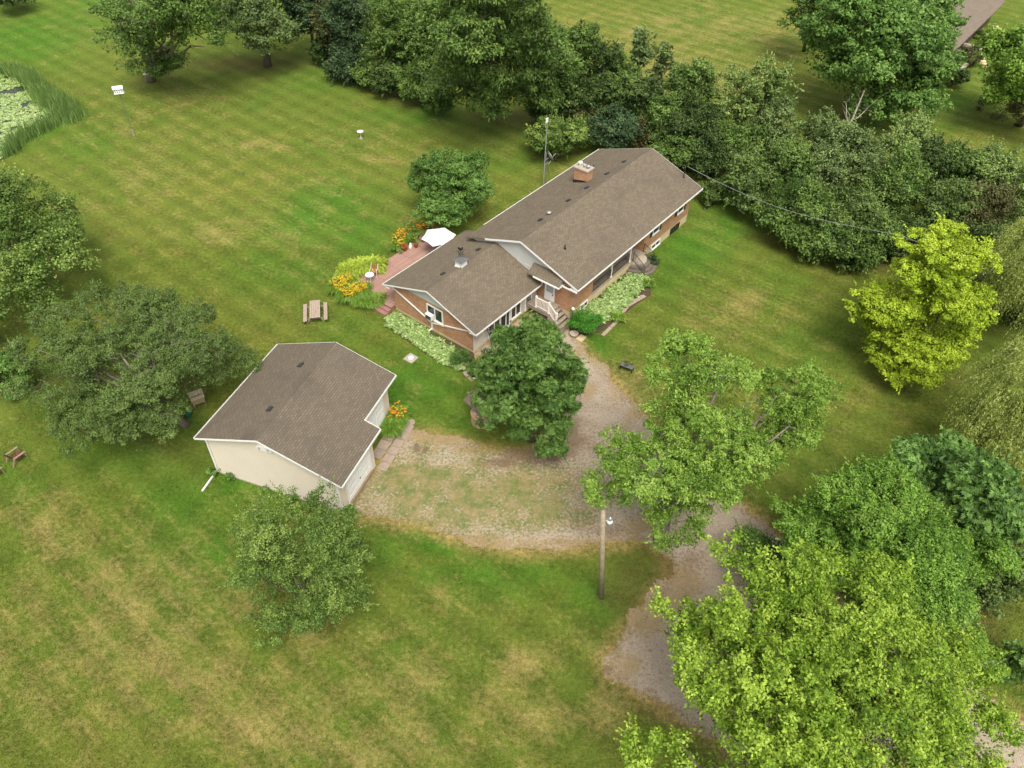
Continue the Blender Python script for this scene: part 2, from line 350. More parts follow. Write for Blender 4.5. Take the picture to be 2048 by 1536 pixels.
def skeleton(r, base, top, r0, ends, nlimb, bend=.04):
    """trunk, a few main limbs and branches leaving them for the foliage clumps"""
    mb = MB(); base = np.array(base, float); top = np.array(top, float)
    n = 7; H = np.linalg.norm(top-base); off = r.normal(size=3)*H*.03; off[2] = 0
    tp = [base + (top-base)*t + off*math.sin(t*PI*1.3) for t in np.linspace(0, 1, n)]
    tr = [r0*(1.35 if i == 0 else 1-.8*i/(n-1)) for i in range(n)]
    mb.tube(tp, tr, 9)
    sel = ends[r.permutation(len(ends))[:nlimb]]; nm = int(np.clip(len(sel)/6, 3, 11)); mains = []
    far = sel[np.argsort(-np.linalg.norm((sel-base)[:, :2], axis=1))][:max(nm*2, 4)]
    for e in far[r.permutation(len(far))[:nm]]:
        h = np.clip((e[2]-base[2])/max(H, .1)*.6 - np.linalg.norm((e-base)[:2])/max(H, .1)*.3, .16, .85)
        k = h*(n-1); i = int(k); s0 = tp[i] + (tp[min(i+1, n-1)]-tp[i])*(k-i); rr = tr[i]*.5*r.uniform(.6, 1); D = np.linalg.norm(e-s0)
        pts = []; w1, w2 = r.normal(size=3)*D*.07, r.normal(size=3)*D*.05
        for t in np.linspace(0, 1, 8): pts.append(s0+(e-s0)*t*.82+np.array([0, 0, D*bend*1.3])*math.sin(t*PI*.8)+w1*math.sin(t*PI)+w2*math.sin(t*PI*2.3))
        rad = [rr*(1-.82*t) for t in np.linspace(0, 1, 8)]; mb.tube(pts, rad, 7); mains.append((np.array(pts), rad))
    allp = np.concatenate([m[0] for m in mains]+[np.array(tp[2:])]); allr = np.concatenate([m[1] for m in mains]+[np.array(tr[2:])])
    for e in sel:
        d = np.linalg.norm(allp-e, axis=1) + .6*np.maximum(allp[:, 2]-e[2]+.3, 0); i = int(np.argmin(d)); s0 = allp[i]; rr = min(allr[i]*.5, r0*.085); D = np.linalg.norm(e-s0)
        if D < .15: continue
        m1 = s0+(e-s0)*.35+r.normal(size=3)*.1*D+np.array([0, 0, D*bend]); m2 = s0+(e-s0)*.7+r.normal(size=3)*.09*D+np.array([0, 0, D*bend*.7])
        mb.tube([s0, m1, m2, e], [rr, rr*.7, rr*.45, rr*.18], 5)
        if D > .8:
            for q in (m1, m2): e2 = q+r.normal(size=3)*D*.22+np.array([0, 0, D*.1]); mb.tube([q, (q+e2)/2+r.normal(size=3)*.03*D, e2], [rr*.4, rr*.25, rr*.1], 4)
    return mb
def lobe(px, py, z, hw, hh):
    """ellipsoid lobe whose centre stands at height z on the sight line, radii from its size in the survey picture"""
    P = gp(px, py, z); d = math.sqrt(P[0]**2+P[1]**2+(P[2]-CH)**2); dz = depth(P)
    rx = hw*dz/CF; e = math.asin((CH-P[2])/d); hv = hh*dz/CF
    q = max(hv**2 - (rx*math.sin(e))**2, (rx*.35)**2)
    return (P, rx, min(math.sqrt(q)/math.cos(e), 1.6*rx))
def tree(name, base, lobes, leaf, label, cat='tree', group=None, puffs=160, per=110, pr=.9, Lf=.2, Wf=.12, bark='bark',
         r0=.25, limbs=30, seed=1, topf=.8, **kw):
    r = np.random.default_rng(seed)
    b = gp(*base) if len(base) == 2 else np.array(base, float)
    Ls = [lobe(*l) for l in lobes]; Ls = [(np.array(c)-b, a*1.07, d*1.05) for c, a, d in Ls]
    V, T, C = crown(r, Ls, puffs, per, pr, Lf, Wf, **kw)
    zmin = .15
    V[:, 2] = np.maximum(V[:, 2], zmin*0+.05)
    root = thing(name, tuple(b), 0, label, cat, group)
    me = np_mesh('crown', V, L[leaf], T); o = bpy.data.objects.new('crown', me); COL.objects.link(o); o.parent = root
    big = max(Ls, key=lambda l: l[1]); t = np.array(big[0]) + np.array([0, 0, big[2]*(topf-.3)])
    mb = skeleton(r, (0, 0, -.1), t, r0, C, limbs); k = mb.build('trunk', M[bark], root, smooth=True)
    return root

# ------------------------------------------------------------------ ground
def P2(lst): return np.array([gp(x, y)[:2] for x, y in lst])
DRIVE = P2([(1128,648),(1152,668),(1168,702),(1215,745),(1265,800),(1310,855),(1378,925),(1440,985),(1520,1035),(1570,1080),(1640,1160),(1740,1240),(1860,1320),(1960,1385),(2048,1440),(2300,1580),
            (2500,1800),(2000,1900),(1650,1620),(1450,1500),(1330,1425),(1262,1385),(1210,1345),(1203,1312),(1250,1262),(1290,1205),(1335,1150),(1335,1118),(1290,1082),(1225,1088),(1120,1095),(1052,1106),
            (965,1093),(900,1080),(850,1053),(795,1043),(740,1036),(704,1026),(697,1016),(755,928),(782,905),(800,878),(830,866),(900,878),(955,890),(1010,905),(1060,905),(1098,872),(1085,825),(1030,785),(985,742),(965,716),(946,712),(950,700),(1096,610),(1118,628)])
POND = P2([(-60,150),(0,133),(45,140),(85,165),(125,196),(150,212),(140,232),(112,243),(85,262),(45,275),(20,300),(0,320),(-60,330)])
def poly_dist(P, poly):      # signed distance, negative inside
    x, y = P[:, 0], P[:, 1]; ins = np.zeros(len(P), bool); dm = np.full(len(P), 1e9); n = len(poly)
    for i in range(n):
        a, b = poly[i], poly[(i+1) % n]; ab = b-a; t = np.clip(((P-a)@ab)/(ab@ab), 0, 1)
        dm = np.minimum(dm, np.hypot(x-(a[0]+t*ab[0]), y-(a[1]+t*ab[1])))
        if abs(b[1]-a[1]) > 1e-9:
            c = ((a[1] > y) != (b[1] > y)) & (x < (b[0]-a[0])*(y-a[1])/(b[1]-a[1])+a[0]); ins ^= c
    return np.where(ins, -dm, dm)
def vnoise(P, s, seed):     # smooth value noise on the ground plane
    r = np.random.default_rng(seed); g = r.uniform(0, 1, (512, 512)); q = P/s + 1000.; i = np.floor(q).astype(int); f = q-i; f = f*f*(3-2*f)
    a = g[i[:, 0] % 512, i[:, 1] % 512]; b = g[(i[:, 0]+1) % 512, i[:, 1] % 512]; c = g[i[:, 0] % 512, (i[:, 1]+1) % 512]; d = g[(i[:, 0]+1) % 512, (i[:, 1]+1) % 512]
    return (a*(1-f[:, 0])+b*f[:, 0])*(1-f[:, 1]) + (c*(1-f[:, 0])+d*f[:, 0])*f[:, 1]
def blobs(P, lst):
    out = np.zeros(len(P))
    for px, py, rx, ry, s, *an in lst:
        an = R(an[0]) if an else 0
        c = gp(px, py)[:2]; A = gp(px+rx*math.cos(an), py+rx*math.sin(an))[:2]-c; B = gp(px-ry*math.sin(an), py+ry*math.cos(an))[:2]-c
        Mi = np.linalg.inv(np.array([A, B]).T); q = (P-c)@Mi.T
        out = np.maximum(out, s*np.exp(-((q**2).sum(1))**1.3))
    return out
DRY = [(330,1250,520,260,.58),(800,1420,460,140,.56),(1380,760,200,150,.35),(1500,620,120,80,.3),(450,400,330,130,.22),(525,292,55,16,.85),(765,318,48,14,.9),(432,468,60,24,.9,10),(655,362,45,11,.7),(815,437,28,9,.8),(700,280,120,40,.35),(400,300,200,60,.3),(560,470,120,50,.4),(250,240,120,40,.35),
  (80,1000,110,50,.6,20),(110,1080,150,50,.75,30),(250,1190,110,55,.9,40),(170,1290,140,50,.6),(340,1330,170,60,.85,35),(560,1470,200,60,.9,20),(700,1250,120,26,.6,30),(800,1290,90,24,.55,30),(850,1180,70,30,.3),(420,1450,200,50,.6),(60,1430,90,60,.4),(700,1530,200,60,.7),
  (1000,1330,160,50,.6),(1060,1440,160,50,.7),(1200,1420,70,60,.8),(880,1400,160,40,.5),(1280,780,70,60,.75,40),(1340,700,60,50,.4),(1420,640,80,50,.55,30),(1500,600,60,50,.6),(1480,680,80,30,.4),(1650,800,90,50,.3),(1400,60,400,60,.62),(1250,90,200,80,.5),(1400,150,200,60,.72),
  (1730,300,200,40,.55),(1900,290,140,40,.45,20),(1100,260,60,14,.6),(850,310,60,30,.4),(1230,280,100,20,.5),(300,360,90,40,.5),(120,420,50,30,.5),(350,200,120,30,.4),(960,620,10,10,.1),
  (1350,1380,30,60,.6),(1150,1290,50,20,.5),(1425,470,40,25,.35),(1120,360,60,40,.45),(620,540,60,25,.35),(250,60,100,40,.25),(1300,480,25,10,.7)]
LUSH = [(640,420,110,60,.9,-30),(560,540,120,45,.7),(720,470,60,50,.9),(690,650,60,35,.5),(830,770,110,80,.85),(900,840,60,40,.8),(480,980,90,50,.8,20),(300,850,200,40,.6),(360,1000,110,60,.65,40),(430,1100,70,90,.6,50),(840,1080,110,20,.95,20),(1000,1150,170,36,.85),(760,1100,60,50,.7),
  (1180,705,40,60,.95,40),(1250,800,30,60,.8,50),(1380,500,80,60,.9),(1450,450,80,50,.8),(1330,560,40,40,.6),(1550,560,60,50,.5),(1620,700,120,80,.4),(1180,1200,60,60,.7),(300,20,300,50,.8),(60,80,110,60,.95),(170,290,60,40,.5),(140,230,40,20,.8),(90,265,60,16,.8,-30),(40,950,60,60,.5),(230,900,120,60,.6),(1900,210,100,40,.7),(1800,250,120,20,.7),(1990,90,80,40,.6),(1500,30,80,20,.3),
  (900,230,120,24,.8),(640,160,80,26,.6),(1000,330,80,30,.4),(800,900,14,40,.95,30),(1200,1290,40,16,.6),(1010,1190,110,24,.6),(660,690,30,20,.6)]
BROWN = [(490,128,110,16,.75),(1000,232,90,14,.8),(1260,1180,60,60,.5),(1350,1150,60,60,.85),(1240,1050,60,16,.4),(1330,1330,40,60,.5),(1170,862,60,40,.7),(1800,225,150,16,.5),(300,165,40,10,.4),(1850,760,90,16,.5),(1620,500,120,14,.8,15),(1790,540,120,14,.7,15),(640,1245,60,20,.5),
  (1215,1195,25,14,.7),(300,860,90,40,.45),(1960,1200,60,90,.7),(2000,200,40,10,.4),(740,175,140,10,.4,25),(1320,340,60,10,.8),(200,600,60,20,.4)]
def axis(lo, hi, a, b, st):
    return np.concatenate([np.linspace(-900, lo, 14)[:-1] if lo > -900 else [], np.arange(lo, a, 2.5), np.arange(a, b, st), np.arange(b, hi, 2.5), np.linspace(hi, 1500, 14)])
xs = axis(-120, 125, -70, 60, .5); ys = axis(-20, 210, 8, 112, .5)
X, Y = np.meshgrid(xs, ys, indexing='ij'); GPt = np.stack([X.ravel(), Y.ravel()], 1)
dp = poly_dist(GPt, POND) + (vnoise(GPt, 1.5, 3)-.5)*1.2
Z = np.where(dp < .3, -np.clip((.3-dp)*.7, 0, .9), 0.0)
dd = poly_dist(GPt, DRIVE)
me = bpy.data.meshes.new('lawn'); nx, ny = len(xs), len(ys)
me.vertices.add(nx*ny); me.vertices.foreach_set('co', np.stack([GPt[:, 0], GPt[:, 1], Z], 1).astype(np.float32).ravel())
I = np.arange(nx*ny).reshape(nx, ny); q = np.stack([I[:-1, :-1], I[1:, :-1], I[1:, 1:], I[:-1, 1:]], -1).reshape(-1, 4)
me.loops.add(len(q)*4); me.loops.foreach_set('vertex_index', q.ravel().astype(np.int32))
me.polygons.add(len(q)); me.polygons.foreach_set('loop_start', np.arange(0, len(q)*4, 4, dtype=np.int32))
me.update(calc_edges=True); me.polygons.foreach_set('use_smooth', np.ones(len(q), bool))
def lawn_attrs(GPt, dd, dp):
    wob = (vnoise(GPt, 2.2, 5)-.5)*.5 + (vnoise(GPt, .9, 6)-.5)*.35
    return (('dry', np.clip(blobs(GPt, DRY)*(.82+wob*1.3), 0, 1)), ('lush', np.clip(blobs(GPt, LUSH)*(1+wob), 0, 1)), ('brown', np.clip(blobs(GPt, BROWN), 0, 1)),
                ('edge', np.clip(1-(np.maximum(dd+wob*.8, 0))/.9, 0, 1)), ('mud', np.clip(1-np.abs(np.minimum(dp+.35, 0)/1.0) - np.clip(dp/.5, 0, 1), 0, 1)*(dp < .5)))
for nm, arr in lawn_attrs(GPt, dd, dp):
    a = me.attributes.new(nm, 'FLOAT', 'POINT'); a.data.foreach_set('value', arr.astype(np.float32))
def ground_mat():
    m = bpy.data.materials.new('grass_lawn'); m.use_nodes = True; n, l = NN(m); b = n['Principled BSDF']
    b.inputs['Roughness'].default_value = .9; b.inputs['Specular IOR Level'].default_value = .1
    tc = n.new('ShaderNodeTexCoord'); O = tc.outputs['Object']
    at = lambda k: (lambda q: (setattr(q, 'attribute_name', k), q.outputs['Fac'])[1])(n.new('ShaderNodeAttribute'))
    big = noise(n, l, O, .055, 5, .55, .36, .66); mid = noise(n, l, O, .42, 8, .68, .34, .68, .5); fin = noise(n, l, O, 3.2, 8, .72, .3, .7); xf = noise(n, l, O, 11, 6, .8, .28, .72)
    mp = n.new('ShaderNodeMapping'); l.new(O, mp.inputs[0]); mp.vector_type = 'TEXTURE'; mp.inputs['Rotation'].default_value = (0, 0, HA); mp.inputs['Scale'].default_value = (1/2.6, 1/.22, 1)
    strk = noise(n, l, mp.outputs[0], 1.0, 6, .65, .36, .66)
    sep = n.new('ShaderNodeSeparateXYZ'); mp2 = n.new('ShaderNodeMapping'); l.new(O, mp2.inputs[0]); mp2.inputs['Rotation'].default_value = (0, 0, -HA); l.new(mp2.outputs[0], sep.inputs[0])
    sw = math_node(n, l, 'SINE', math_node(n, l, 'ADD', math_node(n, l, 'MULTIPLY', sep.outputs[0], 2*PI/2.3), math_node(n, l, 'MULTIPLY', mid, 1.2)))
    sw2 = math_node(n, l, 'SINE', math_node(n, l, 'ADD', math_node(n, l, 'MULTIPLY', sep.outputs[1], 2*PI/2.6), math_node(n, l, 'MULTIPLY', strk, 1.0)))
    xf2 = noise(n, l, O, 34, 3, .7, .28, .72)
    g = mixc(n, l, math_node(n, l, 'ADD', math_node(n, l, 'MULTIPLY', big, .5), math_node(n, l, 'MULTIPLY', mid, .45)), (.088,.142,.018), (.165,.178,.030))
    lf = math_node(n, l, 'MULTIPLY', at('lush'), math_node(n, l, 'ADD', .55, math_node(n, l, 'MULTIPLY', mid, -.1)))
    lf = math_node(n, l, 'MULTIPLY', lf, 1.6)
    cl = n.new('ShaderNodeClamp'); l.new(lf, cl.inputs[0])
    g = mixc(n, l, cl.outputs[0], g, (.060,.160,.013))
    dr = math_node(n, l, 'ADD', at('dry'), math_node(n, l, 'MULTIPLY', math_node(n, l, 'SUBTRACT', mid, .5), .75))
    dr = math_node(n, l, 'ADD', dr, math_node(n, l, 'MULTIPLY', math_node(n, l, 'SUBTRACT', strk, .5), .55))
    dr = math_node(n, l, 'ADD', dr, math_node(n, l, 'MULTIPLY', math_node(n, l, 'SUBTRACT', fin, .5), .55))
    rm = n.new('ShaderNodeMapRange'); rm.inputs[1].default_value = .12; rm.inputs[2].default_value = 1.15; rm.inputs[4].default_value = .85; l.new(dr, rm.inputs[0])
    g = mixc(n, l, rm.outputs[0], g, (.31,.245,.085))
    e = math_node(n, l, 'MULTIPLY', at('edge'), math_node(n, l, 'ADD', .25, fin))
    c2 = n.new('ShaderNodeClamp'); l.new(math_node(n, l, 'MULTIPLY', e, .85), c2.inputs[0])
    g = mixc(n, l, c2.outputs[0], g, (.40,.27,.11))
    bf = math_node(n, l, 'MULTIPLY', at('brown'), math_node(n, l, 'ADD', .35, math_node(n, l, 'MULTIPLY', fin, .6)))
    g = mixc(n, l, bf, g, (.135,.085,.038))
    g = mixc(n, l, at('mud'), g, (.06,.04,.022))
    # mowing stripes, blades and small clumps
    v = math_node(n, l, 'ADD', math_node(n, l, 'ADD', 1.0, math_node(n, l, 'MULTIPLY', sw, .10)), math_node(n, l, 'MULTIPLY', sw2, .045))
    v = math_node(n, l, 'ADD', v, math_node(n, l, 'MULTIPLY', math_node(n, l, 'SUBTRACT', fin, .5), .60))
    v = math_node(n, l, 'ADD', v, math_node(n, l, 'MULTIPLY', math_node(n, l, 'SUBTRACT', xf, .5), .75))
    v = math_node(n, l, 'ADD', v, math_node(n, l, 'MULTIPLY', math_node(n, l, 'SUBTRACT', xf2, .5), .95))
    sp = noise(n, l, O, 1.7, 3, .6, .60, .66); g = mixc(n, l, math_node(n, l, 'MULTIPLY', sp, .3), g, (.05,.10,.012))
    hv = n.new('ShaderNodeHueSaturation'); l.new(v, hv.inputs['Value']); l.new(g, hv.inputs['Color'])
    l.new(hv.outputs[0], b.inputs['Base Color'])
    bp = n.new('ShaderNodeBump'); bp.inputs['Strength'].default_value = .8; bp.inputs['Distance'].default_value = .06
    l.new(math_node(n, l, 'ADD', xf, fin), bp.inputs['Height']); l.new(bp.outputs[0], b.inputs['Normal'])
    return m
GM = ground_mat(); me.materials.append(GM); lawn = bpy.data.objects.new('lawn', me); COL.objects.link(lawn); tag(lawn, kind='structure')

# grass blades standing on the nearer lawn, and tufts along the drive
r = np.random.default_rng(99); N = 420000
Q = np.stack([r.uniform(-34, 36, N), 11 + 46*r.uniform(0, 1, N)**1.25], 1)
Q = Q[(abs(Q[:, 0]) < 6 + .82*(Q[:, 1]+12))]; ddq = poly_dist(Q, DRIVE)
bu = (Q-np.array([HX, HY]))@np.array([math.cos(HA), math.sin(HA)]); bv = (Q-np.array([HX, HY]))@np.array([math.sin(HA), -math.cos(HA)])
gu = (Q-np.array([GX, GY]))@np.array([math.cos(GA), math.sin(GA)]); gv = (Q-np.array([GX, GY]))@np.array([math.sin(GA), -math.cos(GA)])
ok = (ddq > -.35 - .5*vnoise(Q, .6, 4)) & ~((bu > -1.3) & (bu < 27) & (bv > -5) & (bv < 12.2)) & ~((gu > -.05) & (gu < 9) & (gv > -.05) & (gv < 10.1))
Q = Q[ok]; ddq = ddq[ok]; k = len(Q); a = r.uniform(0, 2*PI, k); d = np.stack([np.cos(a), np.sin(a)], 1); wd = r.uniform(.012, .03, k)[:, None]; h = r.uniform(.03, .075, k); ln = r.normal(0, .035, (k, 2))
V = np.zeros((k, 4, 3)); V[:, 0, :2] = Q-d*wd; V[:, 1, :2] = Q+d*wd; V[:, 2, :2] = Q+ln+d*wd*.4; V[:, 3, :2] = Q+ln-d*wd*.4; V[:, 2:, 2] = h[:, None]; V[:, :2, 2] = -.005
gme = np_mesh('grass_blades', V.reshape(-1, 3), GM)
for nm, arr in lawn_attrs(Q, ddq, np.full(k, 50.)):
    at_ = gme.attributes.new(nm, 'FLOAT', 'FACE'); at_.data.foreach_set('value', arr.astype(np.float32))
o = bpy.data.objects.new('grass_blades', gme); COL.objects.link(o); tag(o, 'short mown grass covering the nearer lawn', 'grass', kind='stuff')

# gravel drive: one sheet 4 mm over the lawn, with a ragged edge
DG = [(930,985,270,90,.95),(830,960,90,60,1.0),(930,1010,110,60,1.0),(1060,1010,110,46,.85),(900,930,50,24,.6),(760,1000,50,40,.6),(1000,960,60,20,.5),(1120,1000,60,40,.5),(900,1000,70,60,.9),(800,980,60,50,.7),(850,900,50,20,.6),(950,1000,90,60,.8),(1020,960,90,36,.65),(1050,1040,110,36,.75),(1160,1030,60,30,.7),(1000,1060,60,20,.4),(780,930,30,40,.8),(1130,960,60,20,.3),(820,1020,70,20,.45)]   # green weeds
DT = [(880,880,70,12,1),(960,900,80,12,.95),(820,870,30,16,.9),(960,1085,90,20,.95),(860,1050,60,18,.9),(1000,1020,90,40,.5),(1280,1050,60,24,.95,-20),(1350,1170,60,60,.95),(1290,1230,50,50,.9,-40),(1150,1085,130,10,.8),(1240,780,26,40,.6,45),(1180,780,14,22,.8,40),(1160,690,14,60,.8,20),(1280,820,20,60,.8,45),(800,930,24,60,.6),(1480,1000,60,20,.6),(1250,1330,40,30,.8),(1060,960,110,30,.7),(730,1010,30,20,.6),(1210,960,40,30,.3),(1590,1100,40,30,.6),(1390,930,30,20,.7,45)]
DB = [(1080,905,90,26,.8),(1000,925,60,14,.6),(1140,865,50,50,.75),(1170,900,60,20,.5),(832,895,7,12,1.),(850,899,7,7,1.),(1210,1060,50,16,.6),(1180,1050,60,24,.35),(1380,1120,50,40,.4),(1215,1340,20,14,.6),(1290,1180,30,30,.3)]
st = .16; mn, mx = DRIVE.min(0), DRIVE.max(0)
gx_ = np.arange(mn[0]-1, mx[0]+1, st); gy_ = np.arange(max(mn[1], 2)-1, mx[1]+1, st)
A, B = np.meshgrid(gx_, gy_, indexing='ij'); DP = np.stack([A.ravel(), B.ravel()], 1)
DP += rng.uniform(-.05, .05, DP.shape)
sdv = poly_dist(DP, DRIVE) + (vnoise(DP, 1.7, 11)-.5)*.75 + (vnoise(DP, .5, 12)-.5)*.4
I = np.arange(len(DP)).reshape(len(gx_), len(gy_)); q = np.stack([I[:-1, :-1], I[1:, :-1], I[1:, 1:], I[:-1, 1:]], -1).reshape(-1, 4)
q = q[(sdv[q].mean(1) < 0)]
used, inv = np.unique(q, return_inverse=True); q = inv.reshape(-1, 4); DV = DP[used]
me = bpy.data.meshes.new('gravel_drive'); me.vertices.add(len(DV)); me.vertices.foreach_set('co', np.column_stack([DV, np.full(len(DV), .004)]).astype(np.float32).ravel())
me.loops.add(len(q)*4); me.loops.foreach_set('vertex_index', q.ravel().astype(np.int32)); me.polygons.add(len(q)); me.polygons.foreach_set('loop_start', np.arange(0, len(q)*4, 4, dtype=np.int32)); me.update(calc_edges=True)
ws = vnoise(DV, 1.2, 21)
for nm, lst in (('weed', DG), ('straw', DT), ('litter', DB)):
    arr = np.clip(blobs(DV, lst)*(.55+.9*vnoise(DV, 1.0, len(lst))), 0, 1)
    if nm == 'straw': arr = np.maximum(arr, np.clip(1+(sdv[used])/.55, 0, 1)*.9)
    a = me.attributes.new(nm, 'FLOAT', 'POINT'); a.data.foreach_set('value', arr.astype(np.float32))
def gravel_mat():
    m = bpy.data.materials.new('gravel'); m.use_nodes = True; n, l = NN(m); b = n['Principled BSDF']
    b.inputs['Roughness'].default_value = .95; b.inputs['Specular IOR Level'].default_value = .15
    tc = n.new('ShaderNodeTexCoord'); O = tc.outputs['Object']
    at = lambda k: (lambda q: (setattr(q, 'attribute_name', k), q.outputs['Fac'])[1])(n.new('ShaderNodeAttribute'))
    vo = n.new('ShaderNodeTexVoronoi'); vo.inputs['Scale'].default_value = 17; l.new(O, vo.inputs['Vector'])
    vc = n.new('ShaderNodeSeparateColor'); l.new(vo.outputs['Color'], vc.inputs[0])
    mid = noise(n, l, O, .5, 7, .65, .35, .68); fin = noise(n, l, O, 5, 7, .75, .3, .7); sp = noise(n, l, O, 11, 3, .6, .56, .64)
    g = mixc(n, l, mid, (.36,.29,.215), (.25,.19,.13))
    g = mixc(n, l, math_node(n, l, 'MULTIPLY', vc.outputs[0], .45), g, (.44,.38,.31))
    g = mixc(n, l, math_node(n, l, 'MULTIPLY', sp, .5), g, (.17,.115,.07))
    def layer(g, name, col, bias, k=.95):
        f = math_node(n, l, 'ADD', at(name), math_node(n, l, 'MULTIPLY', math_node(n, l, 'SUBTRACT', fin, .5), bias))
        r = n.new('ShaderNodeMapRange'); r.inputs[1].default_value = .22; r.inputs[2].default_value = .7; r.inputs[4].default_value = k; l.new(f, r.inputs[0])
        return mixc(n, l, r.outputs[0], g, col)
    g = layer(g, 'straw', mixc(n, l, noise(n, l, O, 2.2, 8, .75, .35, .65), (.33,.22,.10), (.235,.185,.10)), 1.3, .8); g = layer(g, 'weed', mixc(n, l, noise(n, l, O, 1.3, 8, .7, .38, .62), (.095,.135,.026), (.25,.195,.085)), 1.9, .93); g = layer(g, 'litter', (.15,.10,.06), .6, .8)
    v = math_node(n, l, 'ADD', 1.0, math_node(n, l, 'MULTIPLY', math_node(n, l, 'SUBTRACT', noise(n, l, O, 20, 4, .7, .25, .75), .5), .5))
    hv = n.new('ShaderNodeHueSaturation'); l.new(v, hv.inputs['Value']); l.new(g, hv.inputs['Color']); l.new(hv.outputs[0], b.inputs['Base Color'])
    bp = n.new('ShaderNodeBump'); bp.inputs['Strength'].default_value = .6; bp.inputs['Distance'].default_value = .04
    l.new(vo.outputs['Distance'], bp.inputs['Height']); l.new(bp.outputs[0], b.inputs['Normal'])
    return m
me.materials.append(gravel_mat()); o = bpy.data.objects.new('gravel_drive', me); COL.objects.link(o); tag(o, kind='structure')

# pond
pm = mat('pond_water', (.03,.035,.015), .15, spec=.5, var=.4, vscale=1)
pc_ = POND.mean(0); o = MB().prism([tuple(pc_+(p-pc_)*1.01) for p in POND], -.42, -.34).build('pond_water', pm); tag(o, kind='structure')
r = np.random.default_rng(31); N = 16000
Q = np.stack([r.uniform(POND[:, 0].min(), POND[:, 0].max(), N), r.uniform(POND[:, 1].min(), POND[:, 1].max(), N)], 1)
dq = poly_dist(Q, POND); Q = Q[(dq < -.5) & (vnoise(Q, 1.4, 8) > .16)]; k = len(Q); rad = r.uniform(.08, .2, k)
an = np.linspace(.35, 2*PI-.35, 7); rot = r.uniform(0, 2*PI, k)
V = np.zeros((k, 8, 3)); V[:, 0, :2] = Q
for j, a in enumerate(an): V[:, j+1, 0] = Q[:, 0]+rad*np.cos(a+rot); V[:, j+1, 1] = Q[:, 1]+rad*np.sin(a+rot); V[:, j+1, 2] = r.normal(0, .012, k)
V[:, :, 2] += -.325 + r.uniform(0, .02, k)[:, None]
o = bpy.data.objects.new('lily_pads', np_mesh('lily_pads', V.reshape(-1, 3), L['pad'], r.uniform(0, 1, k), 8)); COL.objects.link(o)
tag(o, 'pale lily pads crowding the pond surface', 'lily pads', kind='stuff')
# cattails on the bank
def reeds(name, pts, n, h, label, seed, spread=.7, leaf='reed'):
    r = np.random.default_rng(seed); P = np.array([gp(x, y)[:2] for x, y in pts]); seg = r.integers(0, len(P)-1, n); t = r.uniform(0, 1, n)[:, None]
    B_ = P[seg]*(1-t)+P[seg+1]*t + r.normal(0, spread, (n, 2))*.6
    hh = h*r.uniform(.6, 1.15, n)*(.45+.9*vnoise(B_, 1.6, 3)); ln = r.normal(0, .16, (n, 2))*hh[:, None]; wd = r.uniform(.025, .05, n)[:, None]; d = unit(r.normal(size=(n, 2)))
    V = np.zeros((n, 4, 3)); V[:, 0, :2] = B_-d*wd; V[:, 1, :2] = B_+d*wd; V[:, 2, :2] = B_+ln+d*wd*.3; V[:, 3, :2] = B_+ln-d*wd*.3; V[:, :2, 2] = -.35; V[:, 2:, 2] = hh[:, None]
    o = bpy.data.objects.new(name, np_mesh(name, V.reshape(-1, 3), L[leaf], np.clip(r.normal(.5, .25, n), 0, 1))); COL.objects.link(o)
    return tag(o, label, 'cattails', kind='stuff')
reeds('cattails', [(75,172),(100,205),(130,218),(146,240),(120,238)], 2600, 1.35, 'tall green cattails on the near tip of the pond', 41, 1.1)
reeds('cattails', [(112,246),(85,264),(60,272),(35,290),(18,310)], 1500, 1.2, 'row of cattails along the lower bank of the pond', 42, .7)
reeds('cattails', [(-20,140),(10,138),(45,148),(70,170)], 2000, 1.3, 'cattails on the far bank of the pond', 43, .8)

# ------------------------------------------------------------------ house
house = thing('brick_house', (HX, HY, 0), HA, 'long brick bungalow with brown shingle roof and lower front wing', 'house')
WW, LW, WZ, WS, WOV, WOH = 8.242, 7.85, 2.507, .348, .632, .467
MU0, MU1, MV0, MV1, MZ, MSL, MW = 7.85, 27.093, 1.158, 12.338, 3.618, .357, 11.617
FZ, BACK = .86, 1.85
WR = WZ + WS*(WW/2+WOV); MRV = (MV0+MV1)/2; MR = MZ + MSL*(MV1-MV0)/2
TH = .05
def roof(hb, u0, u1, v0, vr, v1, z0, zr, z1, th=.12):
    hb.extr([(u0, v0, z0), (u0, vr, zr), (u0, v1, z1), (u0, v1, z1-th), (u0, vr, zr-th), (u0, v0, z0-th)], (u1-u0, 0, 0)); return hb
# foundation
hb = HB(); hb.box(.03, LW, .03, WW-.03, -.3, .27)
hb.box(MU0+.02, 10.9, BACK+.02, MW-.02, -.3, FZ); hb.box(18.7, 26.68, BACK+.02, MW-.02, -.3, FZ); hb.box(10.9, 18.7, BACK+.02, MW, -.3, FZ-.02)
hb.build('foundation', M['foundation'], house)
